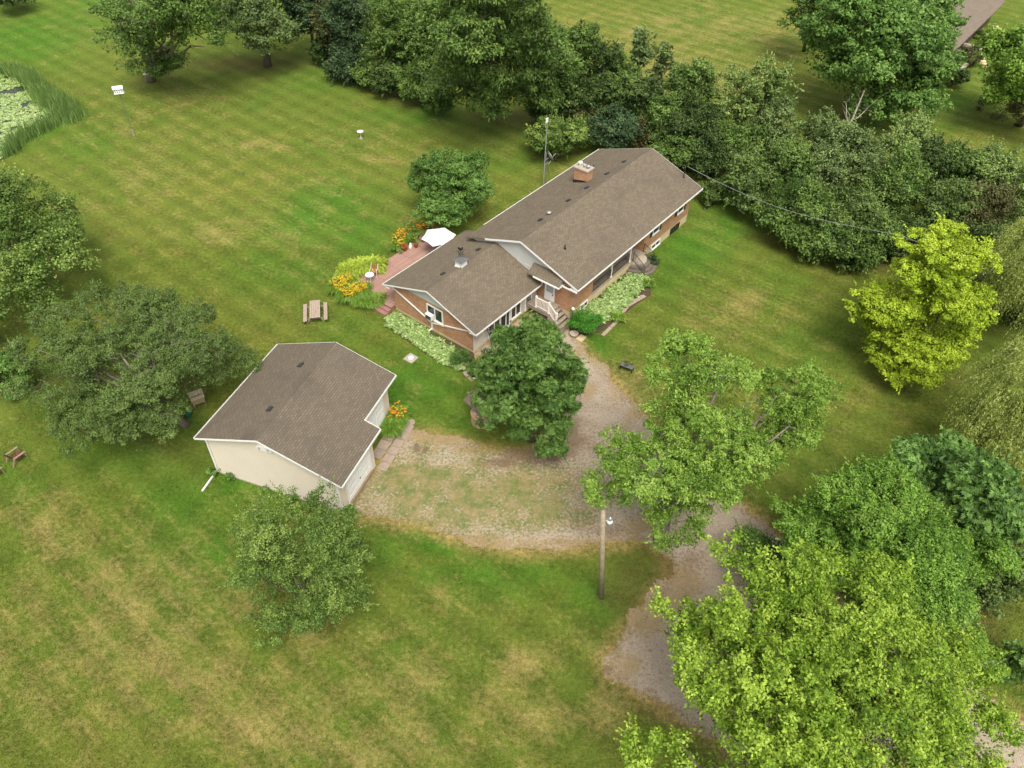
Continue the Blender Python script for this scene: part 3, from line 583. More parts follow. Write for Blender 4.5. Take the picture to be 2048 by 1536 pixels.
# brick walls
GB = WZ+.22
hb = HB(); hb.extr([(0, 0, .27), (0, WW, .27), (0, WW, WZ+.04), (0, WW-.36, GB), (0, .36, GB), (0, 0, WZ+.04)], (.2, 0, 0))
hb.build('brick_wall', M['brick'], house)
hb = HB(); hb.box(.2, LW, 0, .2, .27, WZ-.05); hb.build('brick_wall', M['brick'], house)
hb = HB(); hb.box(MU0, MU0+.2, BACK, MW, FZ, 3.45); hb.box(MU0+.2, 10.9, MW-.2, MW, FZ, 3.45); hb.box(10.7, 10.9, 10.0, MW-.2, FZ, 3.45)
hb.box(10.9, 18.7, 9.85, 10.0, FZ-.02, 3.45); hb.box(18.7, 18.9, 9.9, MW-.2, FZ, 3.45); hb.box(18.7, 26.7, MW-.2, MW, FZ, 3.45); hb.box(26.5, 26.7, BACK, MW-.2, FZ, 3.45); hb.box(MU0+.2, 26.5, BACK, BACK+.2, FZ, 3.45)
hb.extr([(26.6, BACK, 3.45), (26.6, MW, 3.45), (26.6, MRV, MR-.25)], (.08, 0, 0))
hb.build('brick_wall', M['brick'], house)
hb = HB(); hb.box(10.92, 18.68, 10.0, 10.03, FZ, 3.43); hb.build('porch_back_wall', M['porch_back'], house)
# gable panels
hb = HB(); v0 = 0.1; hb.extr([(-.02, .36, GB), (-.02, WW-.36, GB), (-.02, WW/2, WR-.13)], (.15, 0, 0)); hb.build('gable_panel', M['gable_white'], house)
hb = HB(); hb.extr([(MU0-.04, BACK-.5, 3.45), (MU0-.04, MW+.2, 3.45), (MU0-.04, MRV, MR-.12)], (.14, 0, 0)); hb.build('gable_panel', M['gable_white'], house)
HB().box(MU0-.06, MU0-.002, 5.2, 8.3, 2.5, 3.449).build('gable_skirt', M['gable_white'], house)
# roofs
roof(HB(), -WOH, MU0+.02, -WOV, WW/2, WW+WOV, WZ, WR, WZ).build('wing_roof', M['shingle'], house)
u0 = MU0-.4
roof(HB(), u0, MU1, MV0, MRV, MV1, MZ, MR, MZ).build('main_roof', M['shingle'], house)
# back saddle joining the wing roof to the main roof
hb = HB(); hb.extr([(MU0-.3, -WOV, WZ+.004), (MU0-.3, 4.0, WR-.05), (MU0-.3, 4.0, WR-.3), (MU0-.3, -WOV, WZ-.1)], (1.9, 0, 0)); hb.build('roof_saddle', M['shingle'], house)
# soffits and fascias (white trim)
def rake(hb, u, v0, vr, v1, z0, zr, z1, w=.02, h=.11, d=.0):
    for a, b in (((u, v0, z0-h/2-.004), (u, vr, zr-h/2-.004)), ((u, vr, zr-h/2-.004), (u, v1, z1-h/2-.004))): hb.beam(a, b, w, h)
    return hb
hb = HB(); rake(hb, -WOH-.018, -WOV, WW/2, WW+WOV, WZ, WR, WZ); hb.build('rake_board', M['white'], house)
hb = HB(); rake(hb, u0-.018, 3.2, MRV, MV1, MZ+MSL*(3.2-MV0), MR, MZ, h=.15); hb.build('rake_board', M['white'], house)
hb = HB(); rake(hb, MU1+.018, MV0, MRV, MV1, MZ, MR, MZ); hb.build('rake_board', M['white'], house)
hb = HB(); hb.box(-WOH, LW, WW+.01, WW+WOV-.05, WZ-.17, WZ-.15); hb.build('soffit', M['white'], house); hb = HB(); hb.box(-WOH, LW, -WOV+.05, -.01, WZ-.17, WZ-.15)
hb.build('soffit', M['white'], house); hb = HB(); hb.box(u0, MU1, MW+.01, MV1-.05, MZ-.2, MZ-.18); hb.build('soffit', M['white'], house)
HB().box(10.9, 18.7, 10.03, MW+.01, 3.41, 3.43).build('porch_ceiling', M['white'], house)
def gutter(u0, u1, v, z, side):
    hb = HB(); s = side
    hb.box(u0, u1, v, v+s*.008, z-.12, z-.03); hb.box(u0, u1, v+s*.008, v+s*.085, z-.13, z-.12); hb.box(u0, u1, v+s*.072, v+s*.088, z-.12, z-.01)
    hb.box(u0-.01, u0, v, v+s*.088, z-.13, z-.01); hb.box(u1, u1+.01, v, v+s*.088, z-.13, z-.01)
    uu = u0+.5
    while uu < u1: hb.box(uu, uu+.025, v+s*.008, v+s*.072, z-.03, z-.02); uu += 1.2
    return hb
gutter(-WOH, LW-.4, WW+WOV+.005, WZ, 1).build('gutter', M['white'], house)
gutter(-WOH, LW-.0, -WOV-.005, WZ, -1).build('gutter', M['white'], house)
gutter(u0, MU1, MV1+.005, MZ, 1).build('gutter', M['white'], house)
gutter(9.8, MU1, MV0-.005, MZ, -1).build('gutter', M['white'], house)
# Y shaped downspout on the wing gable
hb = HB(); hb.beam((-.07, -.35, 2.38), (-.07, 4.1, .82), .07, .1); hb.beam((-.07, WW+.15, 2.2), (-.07, 4.1, .84), .07, .1)
hb.beam((-.08, 4.1, .86), (-.08, 4.1, .12), .09, .09); hb.beam((-.08, 4.1, .30), (-.55, 3.95, .08), .08, .08)
hb.build('downspout', M['white'], house)
hb = HB(); hb.beam((LW-.35, WW+WOV+.06, WZ-.1), (LW-.1, WW+.06, WZ-.35), .07, .07); hb.beam((LW-.28, WW+WOV+.06, WZ+.75), (LW-.28, WW+WOV+.06, WZ-.05), .07, .07); hb.build('downspout', M['white'], house)
# window helper on v = const (front) or u = const (gable) wall
def window(par, wall, c, a0, a1, z0, z1, split=1, fr=.07, frame='white', pane='glass', sill=True, d=1):
    def bx(h, p0, p1, q0, q1, e0, e1):
        if wall == 'v': h.box(p0, p1, c+d*e0, c+d*e1, q0, q1)
        else: h.box(c+d*e0, c+d*e1, p0, p1, q0, q1)
    h = HB(); bx(h, a0, a1, z0, z0+fr, .0, .06); bx(h, a0, a1, z1-fr, z1, .0, .06); bx(h, a0, a0+fr, z0+fr, z1-fr, .0, .06); bx(h, a1-fr, a1, z0+fr, z1-fr, .0, .06)
    for i in range(1, split):
        m_ = a0+(a1-a0)*i/split; bx(h, m_-fr*.45, m_+fr*.45, z0+fr, z1-fr, .0, .05)
    f = h.build('window', M[frame], par)
    h = HB(); bx(h, a0+fr, a1-fr, z0+fr, z1-fr, .005, .02); h.build('pane', M[pane], f)
    if sill: h = HB(); bx(h, a0-.05, a1+.05, z0-.06, z0-.003, .0, .1); h.build('sill', M[frame], f)
    return f
wd = window(house, 'u', 0, 3.6, 5.25, 1.22, 2.5, 2, .1, d=-1)
hb = HB(); hb.box(-.42, -.07, 3.72, 4.38, 1.36, 1.80); hb.box(-.43, -.42, 3.74, 4.36, 1.74, 1.79); ac = hb.build('air_conditioner', M['white'], wd, bevel=.02)
hb = HB(); hb.box(-.436, -.422, 3.77, 4.33, 1.40, 1.73)
hb.build('grille', M['vent'], ac)
hb = HB(); hb.box(-.12, -.0, 3.5, 5.35, 1.10, 1.16); hb.build('window_ledge', M['foundation'], house)
# wing front: pale board and batten siding
hb = HB(); hb.box(.2, LW, WW-.2, WW, .22, WZ-.17)
u = .06
while u < LW:
    if not (1.6 < u < 5.8 or 6.3 < u < 7.2): hb.box(u, u+.035, WW, WW+.025, .1, WZ-.18)
    else: hb.box(u, u+.035, WW, WW+.025, .1, .40) if not (6.3 < u < 7.2) else None
    u += .19
hb.box(0, .2, WW, WW+.02, .02, WZ-.18); hb.build('siding_wall', M['board'], house)
window(house, 'v', WW+.01, 1.70, 3.15, .42, 2.15, 2, .1)
# bow window
hb = HB(); bow = []
for i in range(9): a = i/8; bow.append((3.25+1.1*a, WW+.02+.42*math.sin(a*PI), 0))
poly = bow + [(3.25+1.1, WW, 0), (3.25, WW, 0)]
hb.prism([(p[0], p[1]) for p in poly], .25, .62); hb.prism([(p[0], p[1]) for p in poly], 2.05, 2.2)
for p in bow[::2]: hb.box(p[0]-.025, p[0]+.025, p[1]-.03, p[1]+.02, .62, 2.05)
bw = hb.build('bow_window', M['white'], house); hb = HB(); hb.prism([(p[0], WW+(p[1]-WW)*.9) for p in poly], .63, 2.04); hb.build('pane', M['glass'], bw)
window(house, 'v', WW+.01, 4.45, 5.75, .42, 2.15, 2, .1)
# nine-light door in the wing
hb = HB(); hb.box(6.32, 7.16, WW, WW+.05, .1, 2.2); dr = hb.build('door', M['door_white'], house)
for i in range(3):
    for j in range(3):
        hb = HB(); hb.box(6.45+i*.2, 6.45+i*.2+.17, WW+.051, WW+.06, .95+j*.26, .95+j*.26+.22); hb.build('pane', M['glass'], dr)
hb = HB(); hb.box(7.06, 7.1, WW+.05, WW+.11, .84, .93); hb.build('handle', M['black_metal'], dr)
# storm door in the main gable, up on the landing
DZ = 1.05
hb = HB(); hb.box(MU0-.05, MU0, 9.05, 10.02, DZ, 3.2); dr = hb.build('storm_door', M['door_white'], house)
hb = HB(); hb.box(MU0-.06, MU0-.051, 9.22, 9.88, 1.85, 3.0); hb.build('pane', mat('storm_glass', (.36,.42,.40), .2), dr)
hb = HB(); hb.box(MU0-.11, MU0-.05, 9.84, 9.9, 1.65, 1.78); hb.build('handle', M['black_metal'], dr)
# pent roof over the storm door
hb = HB(); pe = 6.98; hb.extr([(pe, 7.9, 3.42), (MU0-.02, 7.9, 4.02), (MU0-.02, 7.9, 3.9), (pe, 7.9, 3.32)], (0, 3.02, 0)); pr_ = hb.build('pent_roof', M['shingle'], house)
hb = HB(); hb.box(pe-.07, pe-.005, 8.45, 10.95, 3.29, 3.40); hb.box(pe, MU0-.4, 10.9, 10.93, 3.24, 3.40); hb.beam((u0-.05, 10.95, 3.36), (u0-.05, MV1, 3.36), .06, .12); hb.build('gutter', M['white'], pr_)
hb = HB(); hb.box(pe, MU0-.05, 8.5, 10.9, 3.22, 3.24); hb.build('soffit', M['white'], pr_)
# landing with cream railing and steps
hb = HB(); v = 8.35
while v < 10.5: hb.box(6.35, LW-.01, v, v+.135, 1.0, 1.04); v += .15
hb.box(6.38, 6.42, 8.35, 10.5, .72, .99); hb.box(6.4, 7.8, 10.46, 10.5, .1, .99); ld = hb.build('landing', M['grey_wood'], house)
for i in range(4):
    hb = HB(); z = .82-i*.22; hb.box(6.45, 7.75, 10.52+i*.32, 10.82+i*.32, z-.04, z); hb.build('step', M['grey_wood'], ld)
hb = HB(); hb.extr([(7.78, 10.5, 1.0), (7.78, 11.85, .05), (7.78, 11.85, -.05), (7.78, 10.5, .4)], (.04, 0, 0)); hb.extr([(6.4, 10.5, 1.0), (6.4, 11.85, .05), (6.4, 11.85, -.05), (6.4, 10.5, .4)], (.04, 0, 0)); hb.build('stringer', M['grey_wood'], ld)
rl = thing('railing', (0, 0, 0)); rl.parent = house
def post(u, v, z0, z1):
    h = HB(); h.box(u-.055, u+.055, v-.055, v+.055, z0, z1); h.box(u-.075, u+.075, v-.075, v+.075, z1, z1+.03); h.box(u-.05, u+.05, v-.05, v+.05, z1+.03, z1+.06); h.box(u-.075, u+.075, v-.075, v+.075, z0, z0+.05); h.build('post', M['rail_cream'], rl)
post(6.45, 9.25, 1.04, 2.08); post(6.45, 10.5, 1.04, 2.08); post(6.5, 11.25, .3, 1.38)
hb = HB(); hb.beam((6.45, 9.3, 1.98), (6.45, 10.45, 1.98), .06, .09); hb.beam((6.45, 9.3, 1.16), (6.45, 10.45, 1.16), .05, .07)
hb.beam((6.45, 10.55, 1.96), (6.5, 11.2, 1.28), .06, .09); hb.beam((6.45, 10.55, 1.14), (6.5, 11.2, .46), .05, .07); hb.build('rail', M['rail_cream'], rl)
hb = HB()
for i in range(8): v = 9.42+i*.133; hb.box(6.432, 6.468, v-.018, v+.018, 1.18, 1.95)
for i in range(5): a = (i+.6)/5.2; v = 10.55+.65*a; hb.box(6.455, 6.49, v-.018, v+.018, 1.14-.68*a, 1.94-.68*a)
hb.build('baluster', M['rail_cream'], rl)
# front porch
hb = HB(); hb.box(10.9, 18.7, 10.03, MW+.05, FZ-.02, FZ+.02); hb.build('porch_floor', M['grey_wood'], house)
for u in (13.72, 16.62):
    hb = HB(); hb.box(u-.06, u+.06, MW-.12, MW, FZ+.02, 3.41); hb.box(u-.1, u+.1, MW-.16, MW+.03, FZ+.02, FZ+.14); hb.box(u-.1, u+.1, MW-.16, MW+.03, 3.28, 3.40); hb.build('porch_post', M['rail_cream'], house)
def iron(par, a, b, h0=.12, h1=.9, step=.12, name='iron_railing'):
    h = HB(); a = Vector(a); b = Vector(b); n = max(2, int((b-a).length/step))
    h.beam(a+Vector((0,0,h1)), b+Vector((0,0,h1)), .04, .03); h.beam(a+Vector((0,0,h0)), b+Vector((0,0,h0)), .03, .025)
    for i in range(n+1):
        p = a+(b-a)*i/n; e = i in (0, n); h.box(p.x-(.02 if e else .009), p.x+(.02 if e else .009), p.y-(.02 if e else .009), p.y+(.02 if e else .009), p.z if e else p.z+h0, p.z+h1)
    return h.build(name, M['black_metal'], par)
iron(house, (10.95, MW-.06, FZ+.02), (13.64, MW-.06, FZ+.02)); iron(house, (13.82, MW-.06, FZ+.02), (16.5, MW-.06, FZ+.02))
hb = HB(); hb.box(17.2, 18.0, 10.031, 10.07, FZ+.02, 2.95); d_ = hb.build('front_door', mat('dark_door', (.06,.045,.035), .6), house)
hb = HB(); hb.box(17.85, 17.91, 10.07, 10.12, 1.75, 1.85); hb.build('handle', M['steel'], d_)
window(house, 'v', 10.03, 14.3, 15.7, 1.9, 2.95, 2)
# stone steps at the porch
st_ = thing('porch_steps', (0, 0, 0)); st_.parent = house
def fan(uc, v0, r, z0, z1, m):
    h = HB(); pts = [(uc+r*math.cos(a), v0+r*.95*math.sin(a)) for a in np.linspace(0, PI, 14)]; h.prism(pts, z0, z1); return h.build('step', m, st_)
fan(17.75, MW+.06, 1.9, -.1, .14, M['stone_step']); fan(17.75, MW+.06, 1.55, .14, .32, M['stone_step']); fan(17.75, MW+.06, 1.22, .32, .5, M['stone_step']); fan(17.75, MW+.06, .9, .5, .68, M['concrete'])
iron(house, (16.95, MW+.1, FZ), (16.75, MW+1.45, .1), name='stair_rail'); iron(house, (18.68, MW+.1, FZ), (18.75, MW+1.15, .25), name='stair_rail')
# right part: shuttered windows and basement windows
for a in (20.02, 24.32):
    window(house, 'v', MW, a, a+1.1, 1.85, 3.1, 1, .08)
    for s in (a-.4, a+1.14):
        hb = HB(); hb.box(s, s+.36, MW, MW+.04, 1.8, 3.15); hb.build('shutter', M['black_metal'], house)
window(house, 'v', MW, 9.2, 10.3, .12, .70, 2, .09); window(house, 'v', MW, 20.2, 21.75, .14, .72, 2, .09)
window(house, 'v', MW, 23.6, 25.2, .08, .72, 2, .07, frame='black_metal', sill=False)
# chimney on the back slope
def zback(v): return MZ + MSL*(v-MV0)
def zfront(v): return MZ + MSL*(MV1-v)
cu, cv = 19.0, 3.72
hb = HB(); hb.box(cu, cu+.9, cv, cv+1.35, zback(cv)-.2, 5.95); ch = hb.build('chimney', M['brick'], house)
hb = HB(); hb.box(cu-.08, cu+.98, cv-.08, cv+1.43, 5.95, 6.07); hb.build('chimney_cap', M['concrete'], ch)
hb = HB(); hb.extr([(cu-.03, cv-.05, zback(cv)-.1), (cu-.03, cv+1.38, zback(cv+1.38)-.1), (cu-.03, cv+1.38, zback(cv+1.38)+.05), (cu-.03, cv+.8, zback(cv+.8)+.2), (cu-.03, cv-.05, zback(cv)+.28)], (.028, 0, 0)); hb.build('flashing', M['black_metal'], ch)
for k, (dv, rr, hh) in enumerate(((.25, .2, .38), (.7, .12, .26), (1.1, .19, .32))):
    hb = HB(); hb.lathe((cu+.45, cv+dv, 6.07), [(rr*.55, 0), (rr*.55, hh*.55), (rr*.5, hh*.6)], 10); hb.lathe((cu+.45, cv+dv, 6.07), [(rr*.2, hh*.62), (rr, hh*.7), (rr*1.05, hh*.85), (rr*.5, hh)], 12); hb.build('flue_cap', M['white'] if k == 0 else M['steel'], ch, smooth=True)
# roof vents
def slab(name, u, v, zf, w=.38, d=.32, h=.12, m='vent', s=1):
    hb = HB(); dz = (zf(v+d/2)-zf(v-d/2))/d
    P = [(u-w/2, v-d/2), (u+w/2, v-d/2), (u+w/2, v+d/2), (u-w/2, v+d/2)]
    b = [(p[0], p[1], zf(p[1])-.02) for p in P]; t = [(u+(p[0]-u)*.85, v+(p[1]-v)*.85, zf(v+(p[1]-v)*.85)+h) for p in P]
    hb.add(b+t, [(0,3,2,1),(4,5,6,7),(0,1,5,4),(1,2,6,5),(2,3,7,6),(3,0,4,7)]); hb.box(u-w/2-.06, u+w/2+.06, v-.02, v+.02, zf(v)-.02, zf(v)+.03)
    return hb.build(name, M[m], house)
for u in (23.7, 20.9, 17.8, 15.06, 11.19): slab('roof_vent', u, 6.12-.25, zback)
zw = lambda v: WZ + WS*(v+WOV)
for u in (2.12, 6.33): slab('roof_vent', u, 3.4, zw)
hb = HB(); hb.lathe((12.34, 5.9, zback(5.9)-.02), [(.14, 0), (.14, .12), (.2, .16), (.2, .26), (.08, .32)], 12); hb.build('round_vent', M['steel'], house, smooth=True)
for (u, v, f, hh) in ((21.82, 3.9, zback, .5), (9.97, 9.25, zfront, .35)):
    hb = HB(); hb.lathe((u, v, f(v)-.02), [(.13, 0), (.07, .1), (.06, .12), (.06, hh)], 10); hb.build('vent_pipe', M['black_metal'], house, smooth=True)
# cupola and weathervane astride the wing ridge
cu_, cv_ = 3.75, WW/2-.25
hb = HB(); hb.box(cu_-.33, cu_+.33, cv_-.33, cv_+.33, WR-.3, WR+.42); hb.box(cu_-.38, cu_+.38, cv_-.38, cv_+.38, WR+.36, WR+.44); hb.box(cu_-.37, cu_+.37, cv_-.37, cv_+.37, WR-.32, WR-.04)
cp = hb.build('cupola', M['white'], house)
z = WR+.44; hb = HB(); hb.add([(cu_-.46, cv_-.46, z), (cu_+.46, cv_-.46, z), (cu_+.46, cv_+.46, z), (cu_-.46, cv_+.46, z), (cu_-.05, cv_-.05, z+.24), (cu_+.05, cv_-.05, z+.24), (cu_+.05, cv_+.05, z+.24), (cu_-.05, cv_+.05, z+.24)], [(0,3,2,1),(4,5,6,7),(0,1,5,4),(1,2,6,5),(2,3,7,6),(3,0,4,7)]); hb.build('cupola_roof', M['slate'], cp)
z += .24; hb = HB(); hb.tube([(cu_, cv_, z-.02), (cu_, cv_, z+.85)], .018, 6)
for a, l_ in ((0, .2), (PI/2, .2)): hb.beam((cu_-l_*math.cos(a), cv_-l_*math.sin(a), z+.32), (cu_+l_*math.cos(a), cv_+l_*math.sin(a), z+.32), .02, .02)
for a in range(4): a = a*PI/2; hb.box(cu_+.22*math.cos(a)-.03, cu_+.22*math.cos(a)+.03, cv_+.22*math.sin(a)-.03, cv_+.22*math.sin(a)+.03, z+.28, z+.38)
hb.beam((cu_-.3, cv_-.2, z+.6), (cu_+.3, cv_+.2, z+.6), .02, .025)
# rooster silhouette plate
pts = [(-.05, .62), (.02, .6), (.14, .66), (.2, .78), (.16, .9), (.1, .86), (.06, .78), (-.02, .76), (-.08, .86), (-.18, .95), (-.24, .86), (-.2, .74), (-.12, .66)]
hb.extr([(cu_+p*.83, cv_+p*.55, z+q) for p, q in pts], (-.012, .018, 0)); hb.build('weathervane', M['black_metal'], cp)
# power mast on the roof
hb = HB(); v = 10.55; zz = zfront(v); hb.tube([(26.6, v, zz-.1), (26.6, v, zz+1.15)], .035, 8); hb.tube([(26.6, v, zz+1.15), (26.66, v+.05, zz+1.28), (26.78, v+.1, zz+1.22), (26.8, v+.1, zz+1.08)], .045, 8); hb.lathe((26.6, v, zz-.03), [(.14, 0), (.06, .1)], 8)
hb.build('service_mast', M['black_metal'], house, smooth=True)
mast_top = hloc(26.75, v+.1, zz+1.05)

# ------------------------------------------------------------------ detached garage
gar = thing('garage', (GX, GY, 0), GA, 'detached cream garage with brown shingle roof and two white doors', 'garage')
GW2, GW, GL, GL1, GZ, GS, GOH, GOV, GR = 8.071, 9.142, 8.457, 4.10, 3.634, .359, .43, .478, 4.323
GRZ = GZ + GS*(GR+GOV); GBZ = GRZ - GS*(GW+GOV-GR); GFZ = GRZ - GS*(GW2+GOV-GR)
hb = HB(); hb.box(0, GL, 0, .2, .1, GZ-.1)
hb.extr([(0, .2, .1), (0, GW-.2, .1), (0, GW-.2, GBZ+.0), (0, GR, GRZ-.15), (0, .2, GZ-.05)], (.15, 0, 0))
hb.extr([(GL-.15, .2, .1), (GL-.15, GW2-.2, .1), (GL-.15, GW2-.2, GFZ), (GL-.15, GR, GRZ-.15), (GL-.15, .2, GZ-.05)], (.15, 0, 0))
hb.box(0, GL1, GW-.2, GW, .1, GBZ-.02); hb.box(GL1, GL, GW2-.2, GW2, .1, GFZ-.02); hb.box(GL1-.15, GL1, GW2, GW-.2, .1, GBZ)
hb.build('siding_wall', M['siding'], gar)
hb = HB(); hb.box(-.02, GL+.02, -.02, GW2+.02, -.2, .1); hb.box(-.02, GL1+.02, GW2+.02, GW+.02, -.2, .1); hb.build('foundation', M['concrete'], gar)
hb = HB(); roof(hb, -GOH, GL1+.38, -GOV, GR, GW+GOV, GZ, GRZ, GBZ, .1); roof(hb, GL1+.38, GL+GOH, -GOV, GR, GW2+GOV, GZ, GRZ, GFZ, .1); hb.build('roof', M['shingle_garage'], gar)
hb = HB(); rake(hb, -GOH-.018, -GOV, GR, GW+GOV, GZ, GRZ, GBZ, h=.13); hb.build('rake_board', M['white'], gar)
hb = HB(); rake(hb, GL+GOH+.018, -GOV, GR, GW2+GOV, GZ, GRZ, GFZ, h=.13); hb.build('rake_board', M['white'], gar)
hb = HB(); hb.beam((GL1+.40, GW2+GOV+.0, GFZ-.03), (GL1+.40, GW+GOV, GBZ-.05), .03, .12); hb.build('rake_board', M['white'], gar)
HB().box(-.3, GL, -GOV+.05, -.01, GZ-.15, GZ-.13).build('soffit', M['white'], gar); HB().box(-.4, GL1, GW+.01, GW+GOV-.03, GBZ-.13, GBZ-.11).build('soffit', M['white'], gar); HB().box(GL1+.4, GL+.3, GW2+.01, GW2+GOV-.03, GFZ-.13, GFZ-.11).build('soffit', M['white'], gar)
gutter(-GOH, GL1+.38, GW+GOV+.005, GBZ, 1).build('gutter', M['white'], gar); gutter(GL1+.42, GL+GOH, GW2+GOV+.005, GFZ, 1).build('gutter', M['white'], gar); gutter(-GOH, GL+GOH, -GOV-.005, GZ, -1).build('gutter', M['white'], gar)
def gdoor(u0, u1, v, z0, z1):
    hb = HB(); nz = 4; dz = (z1-z0)/nz
    for i in range(nz):
        hb.box(u0, u1, v, v+.03, z0+i*dz+.008, z0+(i+1)*dz-.008)
        for j in range(8):
            a = u0+(u1-u0)*j/8; hb.box(a+.05, a+(u1-u0)/8-.05, v+.03, v+.042, z0+i*dz+.09, z0+(i+1)*dz-.09)
    d = hb.build('garage_door', M['door_white'], gar)
    hb = HB(); hb.box((u0+u1)/2-.05, (u0+u1)/2+.05, v+.042, v+.07, z0+dz*1.35, z0+dz*1.5); hb.build('handle', M['black_metal'], d)
    hb = HB(); hb.box(u0-.12, u0-.01, v, v+.05, z0-.1, z1+.1); hb.box(u1+.01, u1+.12, v, v+.05, z0-.1, z1+.1); hb.box(u0-.01, u1+.01, v, v+.05, z1+.01, z1+.1); hb.build('door_trim', M['white'], d)
gdoor(.72, 3.55, GW+.005, .36, 2.45); gdoor(4.75, 7.55, GW2+.005, .2, 2.5)
hb = HB(); hb.box(.65, 3.62, GW+.02, GW+.12, .0, .32); hb.build('sill_plank', M['tan_plank'], gar)
hb = HB(); hb.tube([(-.0, 3.95, 4.18), (-.1, 3.95, 4.18)], .16, 14); hb.tube([(-.0, 4.7, 4.18), (-.1, 4.7, 4.18)], .16, 14); hb.box(-.1, 0, 3.95, 4.7, 4.02, 4.34); hb.build('gable_vent', M['white'], gar)
zg = lambda v: GZ + GS*(v+GOV)
def slabg(u, v):
    hb = HB(); P = [(u-.2, v-.17), (u+.2, v-.17), (u+.2, v+.17), (u-.2, v+.17)]
    b = [(p[0], p[1], zg(p[1])-.02) for p in P]; t = [(u+(p[0]-u)*.85, v+(p[1]-v)*.85, zg(p[1])+.12) for p in P]
    hb.add(b+t, [(0,3,2,1),(4,5,6,7),(0,1,5,4),(1,2,6,5),(2,3,7,6),(3,0,4,7)]); hb.build('roof_vent', M['vent'], gar)
slabg(6.5, 3.0); slabg(2.25, 3.45)
hb = HB(); hb.beam((-.06, -.35, GZ-.15), (-.06, -.04, GZ-.5), .07, .07); hb.beam((-.06, -.04, GZ-.45), (-.06, -.04, .15), .08, .08); hb.build('downspout', M['white'], gar)
hb = HB(); hb.beam((-.06, GW-.1, GBZ-.15), (-.06, GW-.1, .1), .08, .08); hb.build('downspout', M['white'], gar)
hb = HB(); a = np.array([-19.41, 29.95]); b = np.array([-19.0, 31.35])
MB().beam((a[0], a[1], .06), (b[0], b[1], .12), .1, .08).build('drain_pipe', M['white']); tag(bpy.data.objects['drain_pipe'], 'white drain pipe lying on the grass at the garage corner', 'pipe')

# ------------------------------------------------------------------ deck and things on it
deck = thing('wooden_deck', (HX, HY, 0), HA, 'reddish plank deck behind the house wing', 'deck')
hb = HB(); hb.prism([(-.45, -.06), (-.45, -3.3), (.3, -4.9), (9.9, -4.9), (9.9, -.66), (7.86, -.66), (7.86, -.06)][::-1], .38, .45); hb.build('deck_floor', M['deck'], deck)
hb = HB(); hb.box(3.05, 3.19, -4.85, -.1, .451, .462); hb.build('border_board', M['deck'], deck)
hb = HB(); hb.prism([(-.42, -.1), (-.42, -3.28), (.33, -4.86), (9.87, -4.86), (9.87, -.7), (7.8, -.7), (7.8, -.1)][::-1], .0, .375); hb.build('skirt', M['deck_solid'], deck)
for i in range(2):
    hb = HB(); hb.box(-.46-.36*(i+1), -.47-.36*i, -1.95, -.0, .0, .30-.14*i); hb.build('step', M['deck_solid'], deck)
# parasol
p = hloc(7.6, -2.1, .45)
t = thing('parasol', tuple(p), HA, 'open white parasol over the far end of the deck', 'parasol')
MB().tube([(0, 0, 0), (0, 0, 2.08)], .025, 8).build('pole', M['white'], t)
mb = MB(); n = 6; mb.v.append((0, 0, 2.1))
for k, (rr, z) in enumerate(((.78, 1.86), (1.5, 1.68))):
    for j in range(n*2):
        a = 2*PI*j/(n*2)+.4; q = 1 if j % 2 == 0 else .82; mb.v.append((rr*q*math.cos(a), rr*q*math.sin(a), z+(0 if j % 2 == 0 else .03)))
for j in range(n*2):
    mb.f.append((0, 1+j, 1+(j+1) % (n*2))); mb.f.append((1+j, 1+n*2+j, 1+n*2+(j+1) % (n*2), 1+(j+1) % (n*2)))
c = mb.build('canopy', M['white_cloth'], t); sm = c.modifiers.new('s', 'SOLIDIFY'); sm.thickness = .01
MB().lathe((0, 0, 2.1), [(.03, 0), (.035, .05), (.01, .09)], 8).build('finial', M['grey_metal'], t)
MB().lathe((0, 0, 0), [(.28, 0), (.28, .06), (.06, .1)], 14).build('base', M['grey_metal'], t)
# bistro table and chair
p = hloc(.9, -3.75, .45); t = thing('bistro_table', tuple(p), HA, 'small round white wrought iron table on the deck', 'table')
mb = MB(); mb.lathe((0, 0, .70), [(.36, 0), (.36, .02)], 20); mb.build('tabletop', M['white'], t)
for k in range(3):
    a = 2*PI*k/3; MB().tube([(0, 0, .7), (.05*math.cos(a), .05*math.sin(a), .4), (.25*math.cos(a), .25*math.sin(a), 0)], .018, 6).build('leg', M['white'], t)
p = hloc(1.75, -4.15, .45); t = thing('garden_armchair', tuple(p), HA+R(-60), 'white framed armchair with orange brown seat slats on the deck', 'chair')
mb = MB()
for i in range(5): mb.box(-.26, .26, -.24+i*.1, -.16+i*.1, .42, .44)
mb.build('seat', mat('orange_wood', (.38,.16,.07), .6, var=.3), t)
mb = MB()
for i in range(4): mb.beam((-.26, .27+.03*i, .52+.11*i), (.26, .27+.03*i, .52+.11*i), .02, .07)
mb.build('backrest', bpy.data.materials['orange_wood'], t)
for s in (-1, 1):
    mb = MB(); mb.tube([(s*.29, -.28, 0), (s*.29, -.25, .62), (s*.29, .25, .66), (s*.29, .38, .95)], .018, 6); mb.tube([(s*.29, .2, .45), (s*.29, .34, 0)], .018, 6); mb.build('frame', M['white'], t)
